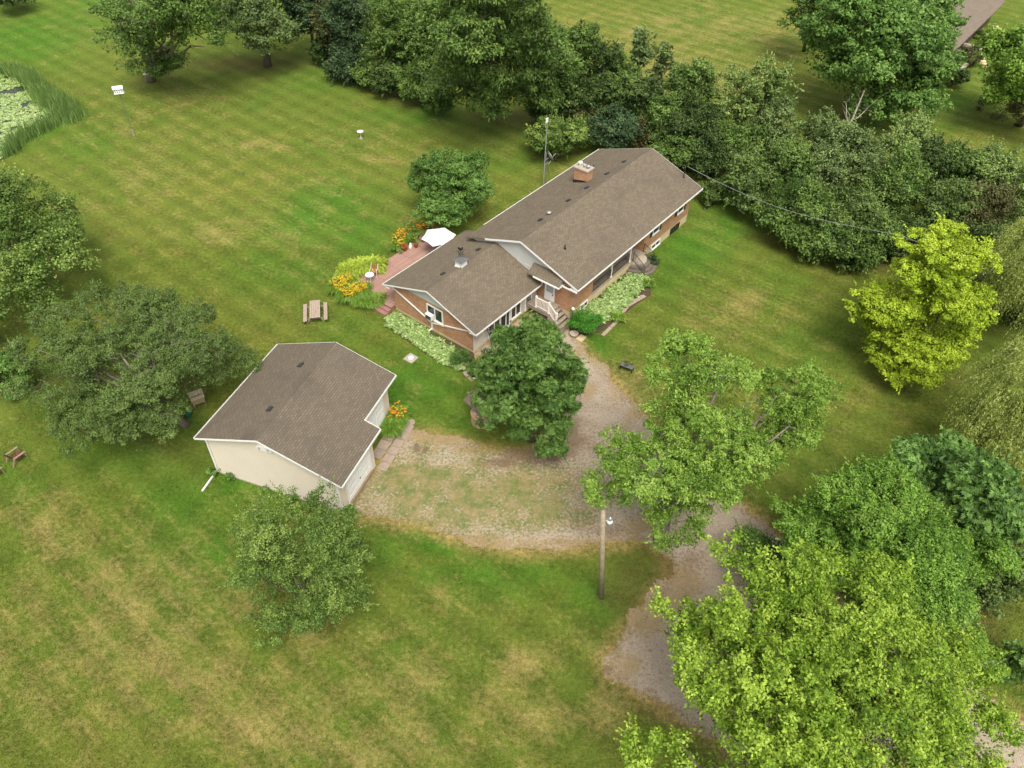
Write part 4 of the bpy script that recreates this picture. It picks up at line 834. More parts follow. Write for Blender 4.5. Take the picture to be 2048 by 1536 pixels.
# ---- leafy plants with strap leaves
def strap_plant(name, P, rad, h, n, leaf, label, cat, seed, flower=None, nf=0, fh=1.2, wl=.035, group=None, fs=.07):
    r = np.random.default_rng(seed); root = thing(name, tuple(P), 0, label, cat, group)
    a = r.uniform(0, 2*PI, n); b0 = np.stack([np.cos(a), np.sin(a)], 1)*rad*.35*np.sqrt(r.uniform(0, 1, n))[:, None]
    dirv = np.stack([np.cos(a+r.normal(0, .5, n)), np.sin(a+r.normal(0, .5, n))], 1); Ln = rad*r.uniform(.5, 1.05, n); hh = h*r.uniform(.6, 1.1, n)
    pts = []
    for tt, hz, w in ((0, 0, 1), (.4, .85, 1), (.75, 1.0, .8), (1.0, .72, .1)):
        q = np.zeros((n, 3)); q[:, :2] = b0+dirv*(Ln*tt)[:, None]; q[:, 2] = hh*hz; sd = np.stack([-dirv[:, 1], dirv[:, 0], np.zeros(n)], 1)*wl*w*.5; pts.append((q-sd, q+sd))
    V = np.concatenate([np.stack([pts[i][0], pts[i][1], pts[i+1][1], pts[i+1][0]], 1) for i in range(3)]).reshape(-1, 3)
    tn = np.tile(np.clip(r.normal(.5, .25, n), 0, 1), 3)
    o = bpy.data.objects.new('foliage', np_mesh('foliage', V, L[leaf], tn)); COL.objects.link(o); o.parent = root
    if flower:
        a = r.uniform(0, 2*PI, nf); C = np.stack([np.cos(a)*rad*.75*np.sqrt(r.uniform(0, 1, nf)), np.sin(a)*rad*.75*np.sqrt(r.uniform(0, 1, nf)), fh*r.uniform(.55, 1.15, nf)], 1)
        k = 6; idx = np.repeat(np.arange(nf), k); T = unit(np.stack([np.cos(idx*0+np.tile(np.arange(k), nf)*PI/3), np.sin(np.tile(np.arange(k), nf)*PI/3), np.full(nf*k, .35)], 1))
        V = leaf_quads(r, C[idx]+T*fs*.5, unit(r.normal(size=(nf*k, 3))*.3+np.array([0, 0, 1])), fs*1.2, fs*.6, T)
        o = bpy.data.objects.new('flowers', np_mesh('flowers', V, L[flower], r.uniform(0, 1, nf*k))); COL.objects.link(o); o.parent = root
        mb = MB()
        for q in C: mb.beam((q[0]*.5, q[1]*.5, 0), tuple(q), .008, .008)
        mb.build('stems', M['stem'], root)
    return root
def bush(name, P, rx, rz, leaf, label, cat, seed, n=900, Lf=.08, Wf=.05, group=None, kind=None, puffs=26, palm=0, pr=None, **kw):
    r = np.random.default_rng(seed); root = thing(name, tuple(P), 0, label, cat, group)
    V, T, C = crown(r, [(np.array([0, 0, rz*.55]), rx, rz*.55)], puffs, max(4, n//puffs), pr or rx*.3, Lf, Wf, low=-.7, palm=palm, **kw)
    V[:, 2] = np.maximum(V[:, 2], .01)
    o = bpy.data.objects.new('foliage', np_mesh('foliage', V, L[leaf], T)); COL.objects.link(o); o.parent = root
    mb = MB()
    for e in C[:8]: mb.tube([(0, 0, -.05), tuple(e*np.array([.4, .4, .6])), tuple(e)], [.02, .014, .006], 5)
    mb.build('stems', M['bark'], root); return root
def hosta_bed(pts, seed, label, dens=9, h=.42, leaf='hosta'):
    """a strip of hostas along a quad pts in the picture"""
    r = np.random.default_rng(seed); P = np.array([gp(x, y)[:2] for x, y in pts]); n0 = len(P)//2; A = P[:n0]; B = P[n0:][::-1]
    N = 4000; t = r.uniform(0, n0-1-1e-6, N); i = t.astype(int); f = (t-i)[:, None]; s = r.uniform(.03, .97, N)[:, None]
    a = A[i]*(1-f)+A[i+1]*f; b = B[i]*(1-f)+B[i+1]*f; Q = a*(1-s)+b*s
    area = sum(np.linalg.norm(A[k+1]-A[k])*np.linalg.norm(A[k]-B[k]) for k in range(n0-1)); m = int(area*dens); Q = Q[:m]
    k = 42; idx = np.repeat(np.arange(m), k); an = r.uniform(0, 2*PI, m*k); el = r.uniform(.1, 1.1, m*k); sz = r.uniform(.7, 1.2, m)[idx]
    T = np.stack([np.cos(an)*np.cos(el*.6), np.sin(an)*np.cos(el*.6), np.sin(el)*.75], 1)
    C = np.zeros((m*k, 3)); C[:, :2] = Q[idx]; C += T*(r.uniform(.12, .42, m*k)*sz)[:, None]*np.array([1, 1, h*2]); C[:, 2] += .05
    Nn = unit(np.array([0, 0, 1.])+r.normal(size=(m*k, 3))*.35); T[:, 2] -= .5
    V = leaf_quads(r, C, Nn, .24, .16, T); tone = np.clip(r.normal(.55, .27, m*k)+(C[:, 2]-.25)*.6, 0, 1)
    o = bpy.data.objects.new('hosta_bed', np_mesh('hosta_bed', V, L[leaf], tone)); COL.objects.link(o); return tag(o, label, 'hostas', kind='stuff')
hosta_bed([(788,627),(828,650),(868,674),(903,696),(938,718), (918,740),(880,722),(845,698),(810,674),(772,648)], 51, 'pale green hostas planted along the brick gable of the wing', 15)
hosta_bed([(1154,630),(1180,611),(1205,592),(1232,568),(1262,545),(1290,552), (1290,575),(1262,600),(1248,618),(1232,628),(1215,640),(1196,652)], 52, 'variegated hostas filling the bed below the front porch', 10)
# planting-bed soil
bd = MB(); bd.prism([tuple(gp(x, y)) for x, y in [(783,622),(948,706),(950,722),(925,744),(880,727),(840,700),(768,650)]][::-1], -.02, .025); o = bd.build('flower_bed_soil', M['mud']); tag(o, kind='structure')
bd = MB(); bd.prism([tuple(gp(x, y)) for x, y in [(1138,640),(1245,535),(1300,560),(1302,590),(1268,612),(1235,640),(1200,665),(1165,672),(1140,668)]][::-1], -.02, .025); o = bd.build('flower_bed_soil', M['mud']); tag(o, kind='structure')
EDGE = []
def edging(lst, name, label, w=.28, m='paver'):
    for k in range(len(lst)-1):
        a, b = gp(*lst[k]), gp(*lst[k+1]); o = MB().beam((a[0], a[1], .03), (b[0]*.97+a[0]*.03, b[1]*.97+a[1]*.03, .03), w, .09).build(name, M[m])
        EDGE.append(o); tag(o, ['edging stone beside the rounded shrub', 'second edging stone along the porch bed', 'wide edging stone at the inner corner of the porch bed', 'edging stone in the middle of the porch bed', 'edging stone nearest the porch steps'][len(EDGE)-1], 'edging stone', group='edging stones of the porch bed')
edging([(1205,672),(1222,655),(1240,637)], 'edging_stone', 'flat grey edging stones along the porch flower bed'); edging([(1243,628),(1255,612),(1272,602),(1290,592)], 'edging_stone', 'flat grey edging stones along the porch flower bed', .35)
bush('boxwood_shrub', gp(1167, 662), 1.25, 1.75, 'boxwood', 'rounded bright green shrub at the house corner by the steps', 'shrub', 61, 9000, .09, .06, puffs=110)
bush('dark_shrub', gp(924, 728), .8, 1.15, 'chestnut', 'round dark green shrub at the end of the hosta bed', 'shrub', 62, 4200, .09, .05, puffs=46)
bush('dark_shrub', gp(1302, 528), .55, .75, 'bluedark', 'dark leafy plant beside the porch steps', 'shrub', 63, 1400, .14, .07)
strap_plant('garden_plant', gp(1298, 572), .5, .5, 260, 'fresh', 'bright strap leaved plant at the foot of the porch steps', 'plant', 64)
bush('red_shrub', gp(1160, 642), .4, .5, 'brown', 'brownish low plant behind the rounded shrub', 'shrub', 65, 700, .07, .05)
strap_plant('hosta_plant', gp(1236, 640), .55, .55, 260, 'fresh', 'dark green hosta at the edge of the porch bed', 'plant', 66, wl=.08)
# deck surroundings
strap_plant('day_lilies', gp(680, 585), .9, .95, 900, 'lily', 'wide clump of yellow day lilies left of the deck', 'flowers', 71, 'yellow', 260, 1.1)
strap_plant('day_lilies', gp(700, 600), 1.0, .9, 900, 'lily', 'golden day lily clump nearest the picnic table', 'flowers', 72, 'yellow', 260, 1.05)
strap_plant('day_lilies', gp(722, 592), .9, .9, 800, 'lily', 'orange yellow day lilies against the deck corner', 'flowers', 73, 'yellow', 200, 1.05)
strap_plant('day_lilies', gp(694, 576), .8, .95, 700, 'lily', 'yellow day lilies behind the golden clump', 'flowers', 74, 'yellow', 190, 1.1)
for k, (x, y) in enumerate([(722,610),(740,612),(756,606)]): strap_plant('strap_leaf_plant', gp(x, y), .75, .65, 620, 'lily', ['green arching leaves below the golden day lilies', 'arching green strap leaves in front of the deck', 'green strap leaves beside the deck steps'][k], 'plant', 75+k, 'orange' if k == 2 else None, 6, .8)
for k, (x, y) in enumerate([(700,556),(716,548),(733,545),(750,543)]): strap_plant('lime_fern', gp(x, y), 1.0, 1.0, 900, 'lime', ['lime green fern at the left end of the row', 'tall lime fern behind the small hosta', 'lime green fern behind the garden chair', 'lime fern nearest the deck edge'][k], 'plant', 81+k, wl=.06)
bush('lime_hosta', hloc(-.2, -4.6, 0), .45, .55, 'lime', 'small lime hosta beside the deck corner', 'plant', 85, 500, .14, .1)
strap_plant('white_grass', gp(672, 562), .4, .5, 60, 'hosta', 'wispy white plant beyond the yellow lilies', 'plant', 86, wl=.02)
def pot(P, rad, h, m, leaf, label, seed, flower=None, ph=.5, nf=14):
    root = thing('flower_pot', tuple(P), 0, label, 'flower pot')
    MB().lathe((0, 0, 0), [(rad*.65, 0), (rad, h*.85), (rad*1.08, h*.85), (rad*1.08, h), (rad*.9, h), (rad*.85, h*.9)], 14).build('pot', M[m], root, smooth=False)
    r = np.random.default_rng(seed); V, T, C = crown(r, [(np.array([0, 0, h+ph*.45]), rad*1.3, ph*.55)], 14, 26, rad*.5, .09, .05)
    o = bpy.data.objects.new('foliage', np_mesh('foliage', V, L[leaf], T)); COL.objects.link(o); o.parent = root
    if flower:
        d = rdir(r, nf); d[:, 2] = abs(d[:, 2]); P_ = np.array([0, 0, h+ph*.5])+d*np.array([rad*1.3, rad*1.3, ph*.6]); V = leaf_quads(r, np.repeat(P_, 4, 0), unit(np.repeat(d, 4, 0)+r.normal(size=(nf*4, 3))*.4), .1, .08)
        o = bpy.data.objects.new('flowers', np_mesh('flowers', V, L[flower], r.uniform(0, 1, nf*4))); COL.objects.link(o); o.parent = root
DK = .452
pot(hloc(6.95, -4.3, DK), .2, .38, 'terracotta', 'light', 'terracotta pot with tall yellow green plant on the deck edge', 91, 'yellow', .7, 6)
pot(hloc(5.95, -4.72, DK), .24, .22, 'terracotta', 'brown', 'low pot of red flowers on the deck edge', 92, 'red', .35, 60)
pot(hloc(5.4, -4.7, DK), .18, .2, 'tan_plank', 'light', 'small tan pot left of the red flowers', 93, None, .12)
pot(hloc(8.0, -4.45, DK), .3, .42, 'deck_solid', 'greygreen', 'big dark pot with grassy plant beside the parasol', 94, 'orange', .6, 4)
pot(hloc(2.0, -4.55, DK), .24, .26, 'terracotta', 'light', 'terracotta pot half hidden behind the garden chair', 95, 'red', .3, 30)
pot(hloc(.05, -3.6, DK), .2, .2, 'tan_plank', 'light', 'flat pot of orange flowers at the deck corner', 96, 'orange', .25, 30)
strap_plant('red_flower_plant', gp(755, 531), .5, .6, 160, 'fresh', 'red flowers growing at the outer deck edge', 'flowers', 97, 'red', 70, .75)
# small white dog statue
t = thing('garden_statue', tuple(hloc(6.5, -4.55, DK)), HA, 'small pale sitting animal statue on the deck edge', 'statue')
mb = MB(); mb.lathe((0, 0, 0), [(.13, 0), (.15, .1), (.12, .25), (.07, .36), (.05, .4)], 12); mb.lathe((.05, 0, .36), [(.03, 0), (.08, .04), (.09, .1), (.06, .17), (.01, .19)], 12)
mb.tube([(.1, 0, .44), (.18, 0, .42)], [.045, .03], 8); mb.tube([(.1, .05, .3), (.13, .05, 0)], .028, 7); mb.tube([(.1, -.05, .3), (.13, -.05, 0)], .028, 7); mb.build('body', M['white'], t, smooth=True)
# flowers beyond the deck
for k, (x, y, c, n_, f_) in enumerate([(800,490,'lily',500,'orange'),(812,480,'lily',600,'orange'),(828,472,'fresh',500,'orange'),(798,500,'lily',400,'yellow'),(858,470,'greygreen',260,'orange'),(843,468,'lily',300,'orange')]):
    strap_plant('day_lilies', gp(x, y), .75, .8, n_, c, ['orange day lilies at the middle of the deck edge', 'orange lilies behind the terracotta pot', 'tall leafy lilies behind the deck', 'yellow day lilies at the near end of the bed', 'peach coloured lilies behind the parasol', 'orange lilies behind the big dark pot'][k], 'flowers', 101+k, f_, 34, 1.05, fs=.1)
bush('leafy_shrub', gp(822, 474), .7, 1.3, 'bright', 'bright leafy shrub among the lilies behind the deck', 'shrub', 108, 1600, .12, .07)
# lilies by the garage
for k, (u, v, f_) in enumerate([(8.35, 8.75, 'orange'), (7.75, 8.75, 'orange'), (7.1, 8.8, None)]):
    strap_plant('day_lilies', gloc(u, v), .8, .8, 620, 'lily', ['orange day lilies at the far garage corner', 'tall strap leaves below the orange lilies by the garage', 'dark strap leaves in front of the second garage door'][k], 'flowers' if f_ else 'plant', 111+k, f_, 40 if k == 0 else 8, 1.15, fs=.095)
# ---- paving
slabs = thing('slab_path', (GX, GY, 0), GA, 'concrete slabs laid beside the garage in two rows', 'path')
for i in range(6):
    hb = HB(); hb.box(4.25+i*.72-.32, 4.25+i*.72+.36, 9.3, 9.98, -.02, .05+.004*(i % 2)); hb.build('slab', M['paver'], slabs)
for i in range(4):
    hb = HB(); hb.box(5.1+i*.82-.38, 5.1+i*.82+.4, 8.42, 9.2, -.02, .05); hb.build('slab', M['paver'], slabs)
tag(MB().lathe(tuple(gloc(8.45, 9.6, -.02)), [(.3, 0), (.3, .1)], 18).build('round_paver', M['paver']), 'round stone paver at the end of the slab path', 'paver')
def flag(pts, label, z=.05, m='paver', name='paving_stone'):
    o = MB().prism([tuple(gp(x, y)) for x, y in pts][::-1], -.02, z).build(name, M[m]); return tag(o, label, 'paving stone')
flag([(925,745),(938,741),(944,748),(932,755)], 'flat stepping stone at the end of the hosta bed'); flag([(935,757),(943,750),(953,755),(944,763)], 'flat stepping stone nearest the wishing well')
flag([(1152,678),(1162,669),(1173,675),(1163,685)], 'pale paving stone at the corner of the front lawn', .06, 'foundation')
flag([(1104,663),(1122,650),(1136,657),(1122,672)], 'stone slab below the landing steps', .04, 'stone_step')
t = thing('septic_cover', tuple(gp(822, 717)), HA+R(3), 'square concrete cover with pale round lid in the lawn', 'cover')
MB().box(-.42, .42, -.42, .42, -.02, .07).build('slab', M['concrete'], t, bevel=.015); MB().lathe((0, 0, .072), [(.2, 0), (.2, .03), (.05, .04)], 16).build('lid', M['white'], t)
# ---- picnic table
A_ = gp(618.5, 601, .75); B_ = gp(640, 600, .75); D_ = gp(629.5, 635, .75); top = (A_+B_)/2
dirv = (D_-top); ang = math.atan2(dirv[1], dirv[0]); cx = (top+D_)/2
t = thing('picnic_table', (cx[0], cx[1], 0), ang, 'weathered wooden picnic table standing on the lawn', 'table')
mb = MB()
for i in range(5): mb.box(-1.1, 1.1, -.40+i*.165, -.40+i*.165+.15, .71, .75)
mb.build('tabletop', M['table_wood'], t)
for s in (-1, 1):
    mb = MB()
    for k in range(2): mb.box(-1.1, 1.1, s*(.72+k*.145)-.068, s*(.72+k*.145)+.068, .42, .46)
    mb.build('bench', M['table_wood'], t)
for x in (-.75, .75):
    mb = MB(); mb.box(x-.02, x+.02, -.86, .86, .33, .418); mb.box(x-.02, x+.02, -.38, .38, .62, .708); mb.build('crossbeam', M['grey_wood'], t)
    for s in (-1, 1): MB().beam((x+.04, s*.28, .7), (x+.04, s*.66, 0), .04, .09).build('leg', M['grey_wood'], t)
# ---- wishing well
wp = gp(964, 842); t = thing('wishing_well', (wp[0], wp[1], 0), R(38), 'round brick wishing well with shingled gable roof', 'wishing well')
wb = brick_mat('well_brick', (.40,.22,.12), (.50,.31,.18), (.50,.42,.32), bw=.24, rh=.09)
mb = MB(); mb.lathe((0, 0, 0), [(.75, -.05), (.75, .8), (.79, .8), (.79, .88), (.6, .88), (.6, .3)], 26); mb.build('well_wall', wb, t)
mb = MB(); mb.lathe((0, 0, .8), [(.59, 0), (.59, .03)], 24); mb.build('well_cover', M['foundation'], t)
for s in (-1, 1): MB().box(-.05, .05, s*.68-.05, s*.68+.05, .8, 2.0).build('post', M['white'], t)
mb = MB(); mb.extr([(-.78, -1.0, 1.72), (0, -1.0, 2.28), (.78, -1.0, 1.72), (.78, -1.0, 1.66), (0, -1.0, 2.20), (-.78, -1.0, 1.66)], (0, 2.0, 0)); mb.build('roof', M['grey_wood'], t)
mb = MB()
for k in range(7):
    for s in (-1, 1):
        a = k/7; mb.extr([(s*.80*(1-a), -1.02, 1.725+.565*a), (s*.80*(1-a-.17), -1.02, 1.725+.565*(a+.17)), (s*.80*(1-a-.17), -1.02, 1.745+.565*(a+.17)), (s*.80*(1-a), -1.02, 1.76+.565*a)], (0, 2.04, 0))
mb.build('shingles', brick_mat('well_shingle', (.14,.11,.085), (.19,.15,.115), (.06,.05,.04), wall=False, bw=.3, rh=.3), t)
mb = MB(); mb.tube([(0, -.68, 1.35), (0, .68, 1.35)], .05, 8); mb.build('windlass', M['grey_wood'], t)
# ---- utility pole with lamp, leaning
b = gp(1203, 1195); tp_ = gp(1206, 1022, 8.0); t = thing('utility_pole', tuple(b), 0, 'bare wooden utility pole with a grey lamp near its top', 'pole')
d = tp_-b; MB().tube([(0, 0, -.2), tuple(d*.5), tuple(d)], [.16, .14, .12], 12).build('pole', M['pole_wood'], t, smooth=True)
mb = MB(); q = d*.9; mb.tube([tuple(q+np.array([.1, 0, 0])), tuple(q+np.array([.32, 0, .05]))], .03, 6); lm = mb.build('lamp_arm', M['grey_metal'], t)
mb = MB(); mb.lathe(tuple(q+np.array([.36, 0, .05])), [(.1, 0), (.12, .1), (.08, .22), (.02, .26)], 12); mb.build('lamp_housing', M['steel'], lm, smooth=True)
mb = MB(); mb.lathe(tuple(q+np.array([.36, 0, -.2])), [(.06, 0), (.14, .05), (.15, .2), (.1, .24)], 12); mb.build('lamp_glass', M['lamp_glass'], lm, smooth=True)
# ---- bench with flower pot
p = gp(1253, 740); t = thing('low_bench', tuple(p), R(-28), 'small dark bench on the front lawn', 'bench')
MB().box(-.5, .5, -.2, .2, .40, .45).build('seat', M['slate'], t, bevel=.01)
for sx in (-1, 1):
    for sy in (-1, 1): MB().box(sx*.46-.03, sx*.46+.03, sy*.16-.03, sy*.16+.03, 0, .399).build('leg', M['black_metal'], t)
r_ = bush('dried_plant', tuple(np.array(p)+np.array([.05, .25, 0])), .38, .62, 'brown', 'dried orange brown plant behind the low bench', 'plant', 120, 500, .1, .05, puffs=14)
# ---- martin house on tall pole
b = gp(268, 272); t = thing('martin_house', tuple(b), R(20), 'white multi hole bird house on a tall thin pole', 'bird house')
MB().tube([(0, 0, 0), (0, 0, 4.75)], .03, 8).build('pole', M['slate'], t); MB().box(-.1, .1, -.05, .05, 0, .75).build('post', M['grey_wood'], t)
mb = MB(); mb.box(-.42, .42, -.28, .28, 4.75, 5.2); mb.extr([(-.5, -.36, 5.2), (-.5, 0, 5.42), (-.5, .36, 5.2)], (1.0, 0, 0)); mb.box(-.48, .48, -.36, .36, 4.72, 4.75); bx = mb.build('bird_box', M['white'], t)
mb = MB()
for i in range(4):
    for j in range(2): mb.box(-.36+i*.2, -.26+i*.2, -.3, -.281, 4.82+j*.2, 4.93+j*.2)
mb.build('entrance_holes', mat('blue_grey', (.12,.2,.24), .7), bx)
# bird bath
b = gp(722, 277); t = thing('bird_bath', tuple(b), 0, 'pale bird bath out on the back lawn', 'bird bath')
MB().lathe((0, 0, 0), [(.2, 0), (.2, .05), (.09, .12), (.07, .45), (.1, .68)], 14).build('pedestal', M['concrete'], t, smooth=True); MB().lathe((0, 0, .68), [(.1, 0), (.3, .08), (.34, .14), (.3, .13), (.1, .07)], 18).build('basin', M['white'], t, smooth=True)
# nest box by the foot of the tree
b = gp(297, 163); t = thing('nest_box', tuple(b), R(10), 'small white box at the foot of the old pine', 'box'); MB().box(-.25, .25, -.2, .2, 0, .9).build('box', M['grey_wood'], t); MB().box(-.32, .32, -.28, .28, .9, .97).build('lid', M['white'], t)
# TV mast with antenna, behind the house
b = gp(1087, 372); t = thing('antenna_mast', tuple(b), HA, 'tall grey antenna mast behind the house', 'antenna')
MB().tube([(0, 0, 0), (.0, 0, 3.6), (.05, .0, 6.7)], [.04, .04, .025], 8).build('mast', M['grey_metal'], t)
MB().tube([(.35, .1, 0), (.35, .1, 3.4)], .035, 8).build('pole', M['bark_grey'], t)
mb = MB(); mb.box(-.16, .16, -.03, .03, 6.6, 7.05); mb.build('panel_antenna', M['white'], t)
mb = MB(); mb.beam((0, 0, 2.75), (.6, 0, 2.8), .06, .06); mb.beam((0, 0, 2.25), (.5, 0, 2.3), .06, .06); mb.build('bracket', M['steel'], t)
# dish seen edge-on
dish = thing('satellite_dish', (.75, .05, 2.85), R(20)); dish.parent = t; dish.rotation_euler = (R(10), R(62), R(-20))
MB().lathe((0, 0, 0), [(.04, 0), (.3, .05), (.48, .14), (.52, .18), (.5, .2), (.3, .09), (.04, .03)], 20).build('reflector', M['steel'], dish, smooth=True)
MB().beam((0, -.4, .1), (0, -.15, .7), .03, .03).build('feed_arm', M['grey_metal'], dish)
mb = MB(); mb.tube([(.55, 0, 2.3), (.75, .1, 2.0), (1.0, 0, 2.3)], .04, 7); mb.tube([(.4, -.1, 2.5), (.55, -.3, 1.5)], .025, 6); mb.build('brace', M['steel'], t)
# roof pieces at the left edge: slatted chairs
def slat_chair(P, rz, label):
    t = thing('wooden_armchair', tuple(P), rz, label, 'chair')
    mb = MB()
    for i in range(5): mb.box(-.3, .3, -.3+i*.12, -.2+i*.12, .34-.02*i, .36-.02*i)
    mb.build('seat', M['red_wood'], t)
    mb = MB()
    for i in range(5): mb.beam((-.24+i*.12, .28, .3), (-.24+i*.12, .6, .98), .10, .02)
    mb.build('backrest', M['red_wood'], t)
    for s in (-1, 1):
        MB().box(s*.38-.06, s*.38+.06, -.42, .4, .56, .6).build('armrest', M['chair_wood'], t); MB().beam((s*.37, -.34, .56), (s*.37, -.38, 0), .05, .09).build('leg', M['chair_wood'], t); MB().beam((s*.37, .3, .56), (s*.37, .62, 0), .05, .09).build('leg', M['chair_wood'], t)
    return t
slat_chair(gp(38, 918), R(150), 'wooden armchair with dark red slats on the grass at left'); slat_chair(gp(-8, 950), R(150), 'second wooden armchair, cut by the left picture edge')
t = thing('table_umbrella', tuple(gp(-18, 700)), 0, 'grey canopy at the left picture edge beyond the apple tree', 'canopy')
mb = MB(); mb.v.append((0, 0, 2.5)); n = 8
for j in range(n): mb.v.append((1.4*math.cos(2*PI*j/n), 1.4*math.sin(2*PI*j/n), 2.0))
mb.f = [(0, 1+j, 1+(j+1) % n) for j in range(n)]; c = mb.build('canopy', mat('grey_canvas', (.25,.22,.17), .9), t); sm = c.modifiers.new('s', 'SOLIDIFY'); sm.thickness = .02
for j in range(0, n, 2): MB().tube([(1.3*math.cos(2*PI*j/n), 1.3*math.sin(2*PI*j/n), 0), (1.3*math.cos(2*PI*j/n), 1.3*math.sin(2*PI*j/n), 2.03)], .025, 6).build('leg', M['black_metal'], t)
# wooden box and bits under the apple tree
P = gp(400, 812); t = thing('wooden_box', tuple(P), R(35), 'open pale wooden box on a stand under the apple tree', 'box')
mb = MB(); mb.box(-.42, .42, -.3, -.27, .5, 1.05); mb.box(-.42, .42, .27, .3, .5, 1.05); mb.box(-.42, .42, -.27, .27, .5, .53); mb.box(.39, .42, -.27, .27, .53, 1.05); mb.build('box', M['tan_plank'], t)
mb = MB(); mb.beam((-.48, 0, 1.3), (.48, -.02, 1.3), .5, .03); mb.beam((-.46, -.3, 1.08), (.46, -.3, 1.08), .03, .3); mb.build('roof', mat('pale_plank', (.5,.4,.28), .8, var=.2), t)
mb = MB()
for sx in (-.36, .36):
    for sy in (-.24, .24): mb.box(sx-.03, sx+.03, sy-.03, sy+.03, 0, .5)
mb.build('stand', M['grey_wood'], t)
tag(MB().lathe(tuple(gp(378, 832)), [(.2, 0), (.27, .5), (.24, .52), (.2, .1)], 14).build('plastic_bucket', M['teal']), 'teal plastic bucket under the apple tree', 'bucket')
# trellis leaning on the wing wall, small lamp post and bowl
t = thing('trellis', (HX, HY, 0), HA, 'dark lattice trellis leaning on the pale wing wall', 'trellis')
hb = HB(); v1, v0 = WW+.08, WW+.75; z1 = 2.05
pt = lambda u, s: (u, v0+(v1-v0)*s, z1*s)
for u in (1.38, 1.72): hb.beam(pt(u, 0), pt(u, 1), .04, .04)
for i in range(11): s = i/10; hb.beam(pt(1.38, s*.98), pt(1.72, min(1, s*.98+.07)), .025, .025); hb.beam(pt(1.72, s*.98), pt(1.38, min(1, s*.98+.07)), .025, .025)
hb.build('lattice', mat('blue_black_wood', (.03,.035,.045), .7), t)
P = hloc(MU0-.1, MW+.28, 0); t = thing('garden_lamp', tuple(P), 0, 'white globe garden lamp at the house corner', 'lamp')
MB().tube([(0, 0, 0), (0, 0, 1.25)], .03, 8).build('post', M['black_metal'], t); MB().lathe((0, 0, 1.25), [(.05, 0), (.13, .06), (.15, .16), (.1, .26), (.03, .3)], 12).build('globe', M['white'], t, smooth=True)
P = gp(1148, 672); t = thing('stone_bowl', tuple(P), 0, 'round grey stone planter bowl by the shrub', 'planter'); MB().lathe((0, 0, 0), [(.22, 0), (.36, .3), (.32, .32), (.2, .1)], 16).build('bowl', M['concrete'], t, smooth=True)
tag(MB().lathe(tuple(gp(951, 752)), [(.3, .0), (.34, .05), (.3, .1), (.26, .05)], 18).build('hose_ring', M['foundation']), 'pale coiled hose beside the stepping stone', 'hose')
# weeds at the garage wall
for k, (u, v, s) in enumerate([(-.25, -.1, .45), (-.25, 1.0, .3), (-.2, 3.6, .25), (-.3, 5.6, .38), (-.3, 7.4, .3), (.1, 9.45, .45), (-.3, 6.6, .25)]):
    bush('wall_weed', gloc(u, v), s, s*1.7, 'bright' if k != 5 else 'boxwood', ['leafy weed at the garage downspout', 'low weed by the left end of the garage wall', 'small weed midway along the cream garage wall', 'taller weed against the garage wall behind the pear tree', 'weed near the right end of the garage gable wall', 'round green plant at the front corner of the garage', 'low weed between two taller ones at the garage wall'][k], 'weed', 130+k, 420, .12, .09, puffs=12)
# overhead cable
a = np.array([mast_top[0], mast_top[1], mast_top[2]]); b = gp(1800, 470, 7.0); c = gp(2110, 560, 7.0); pts = []
for i in range(25):
    s = i/24; q = a*(1-s)+b*s; q[2] -= 1.0*math.sin(s*PI); pts.append(tuple(q))
for i in range(1, 12): s = i/11; q = b*(1-s)+c*s; q[2] -= .4*math.sin(s*PI); pts.append(tuple(q))
tag(MB().tube(pts, .013, 5).build('overhead_cable', M['grey_metal']), 'overhead power cable running from the roof mast into the trees', 'cable')

# ------------------------------------------------------------------ neighbour house
a = gp(1893, 118, 2.9); b = gp(2011, 3, 2.9); dv = (b-a)[:2]; Ln = np.linalg.norm(dv); an = math.atan2(dv[1], dv[0])
nh = thing('neighbour_house', (a[0], a[1], 0), an, 'far brown roofed house partly hidden by the big maple', 'house')
ML = Ln; mb = MB(); mb.extr([(-2, 0, 2.9), (-2, 6, 5.3), (-2, 12, 2.9), (-2, 12, 2.75), (-2, 6, 5.1), (-2, 0, 2.75)], (ML+2, 0, 0)); mb.build('roof', brick_mat('far_shingle', (.14,.112,.082), (.18,.147,.11), (.09,.072,.055), wall=False, bw=.9, rh=.25, dirt=(.15,.12,.095)), nh)
mb = MB(); mb.box(-1.5, ML-.6, .9, 11.4, 0, 2.9); mb.extr([(ML-.7, .9, 2.9), (ML-.7, 6, 5.0), (ML-.7, 11.4, 2.9)], (.1, 0, 0)); mb.build('wall', mat('dark_brick', (.10,.06,.045), .9, var=.4), nh)
mb = MB(); mb.box(ML*.42, ML*.44+.6, 4.2, 5.2, 4.0, 6.0); mb.build('chimney', M['brick'], nh)
mb = MB(); mb.box(1.5, ML*.5, -1.5, .89, 0, .35); mb.build('porch', M['stone_step'], nh)
mb = MB(); mb.box(1.5, ML*.47, -1.6, -1.3, .35, 1.0); mb.box(ML*.46, ML*.48, -1.3, .8, .35, 1.0); mb.build('porch_wall', M['concrete'], nh)
for i in range(4):
    mb = MB(); mb.box(ML*.1+i*ML*.2, ML*.1+i*ML*.2+1.4, .86, .899, .9, 2.2); mb.build('window', M['glass'], nh)
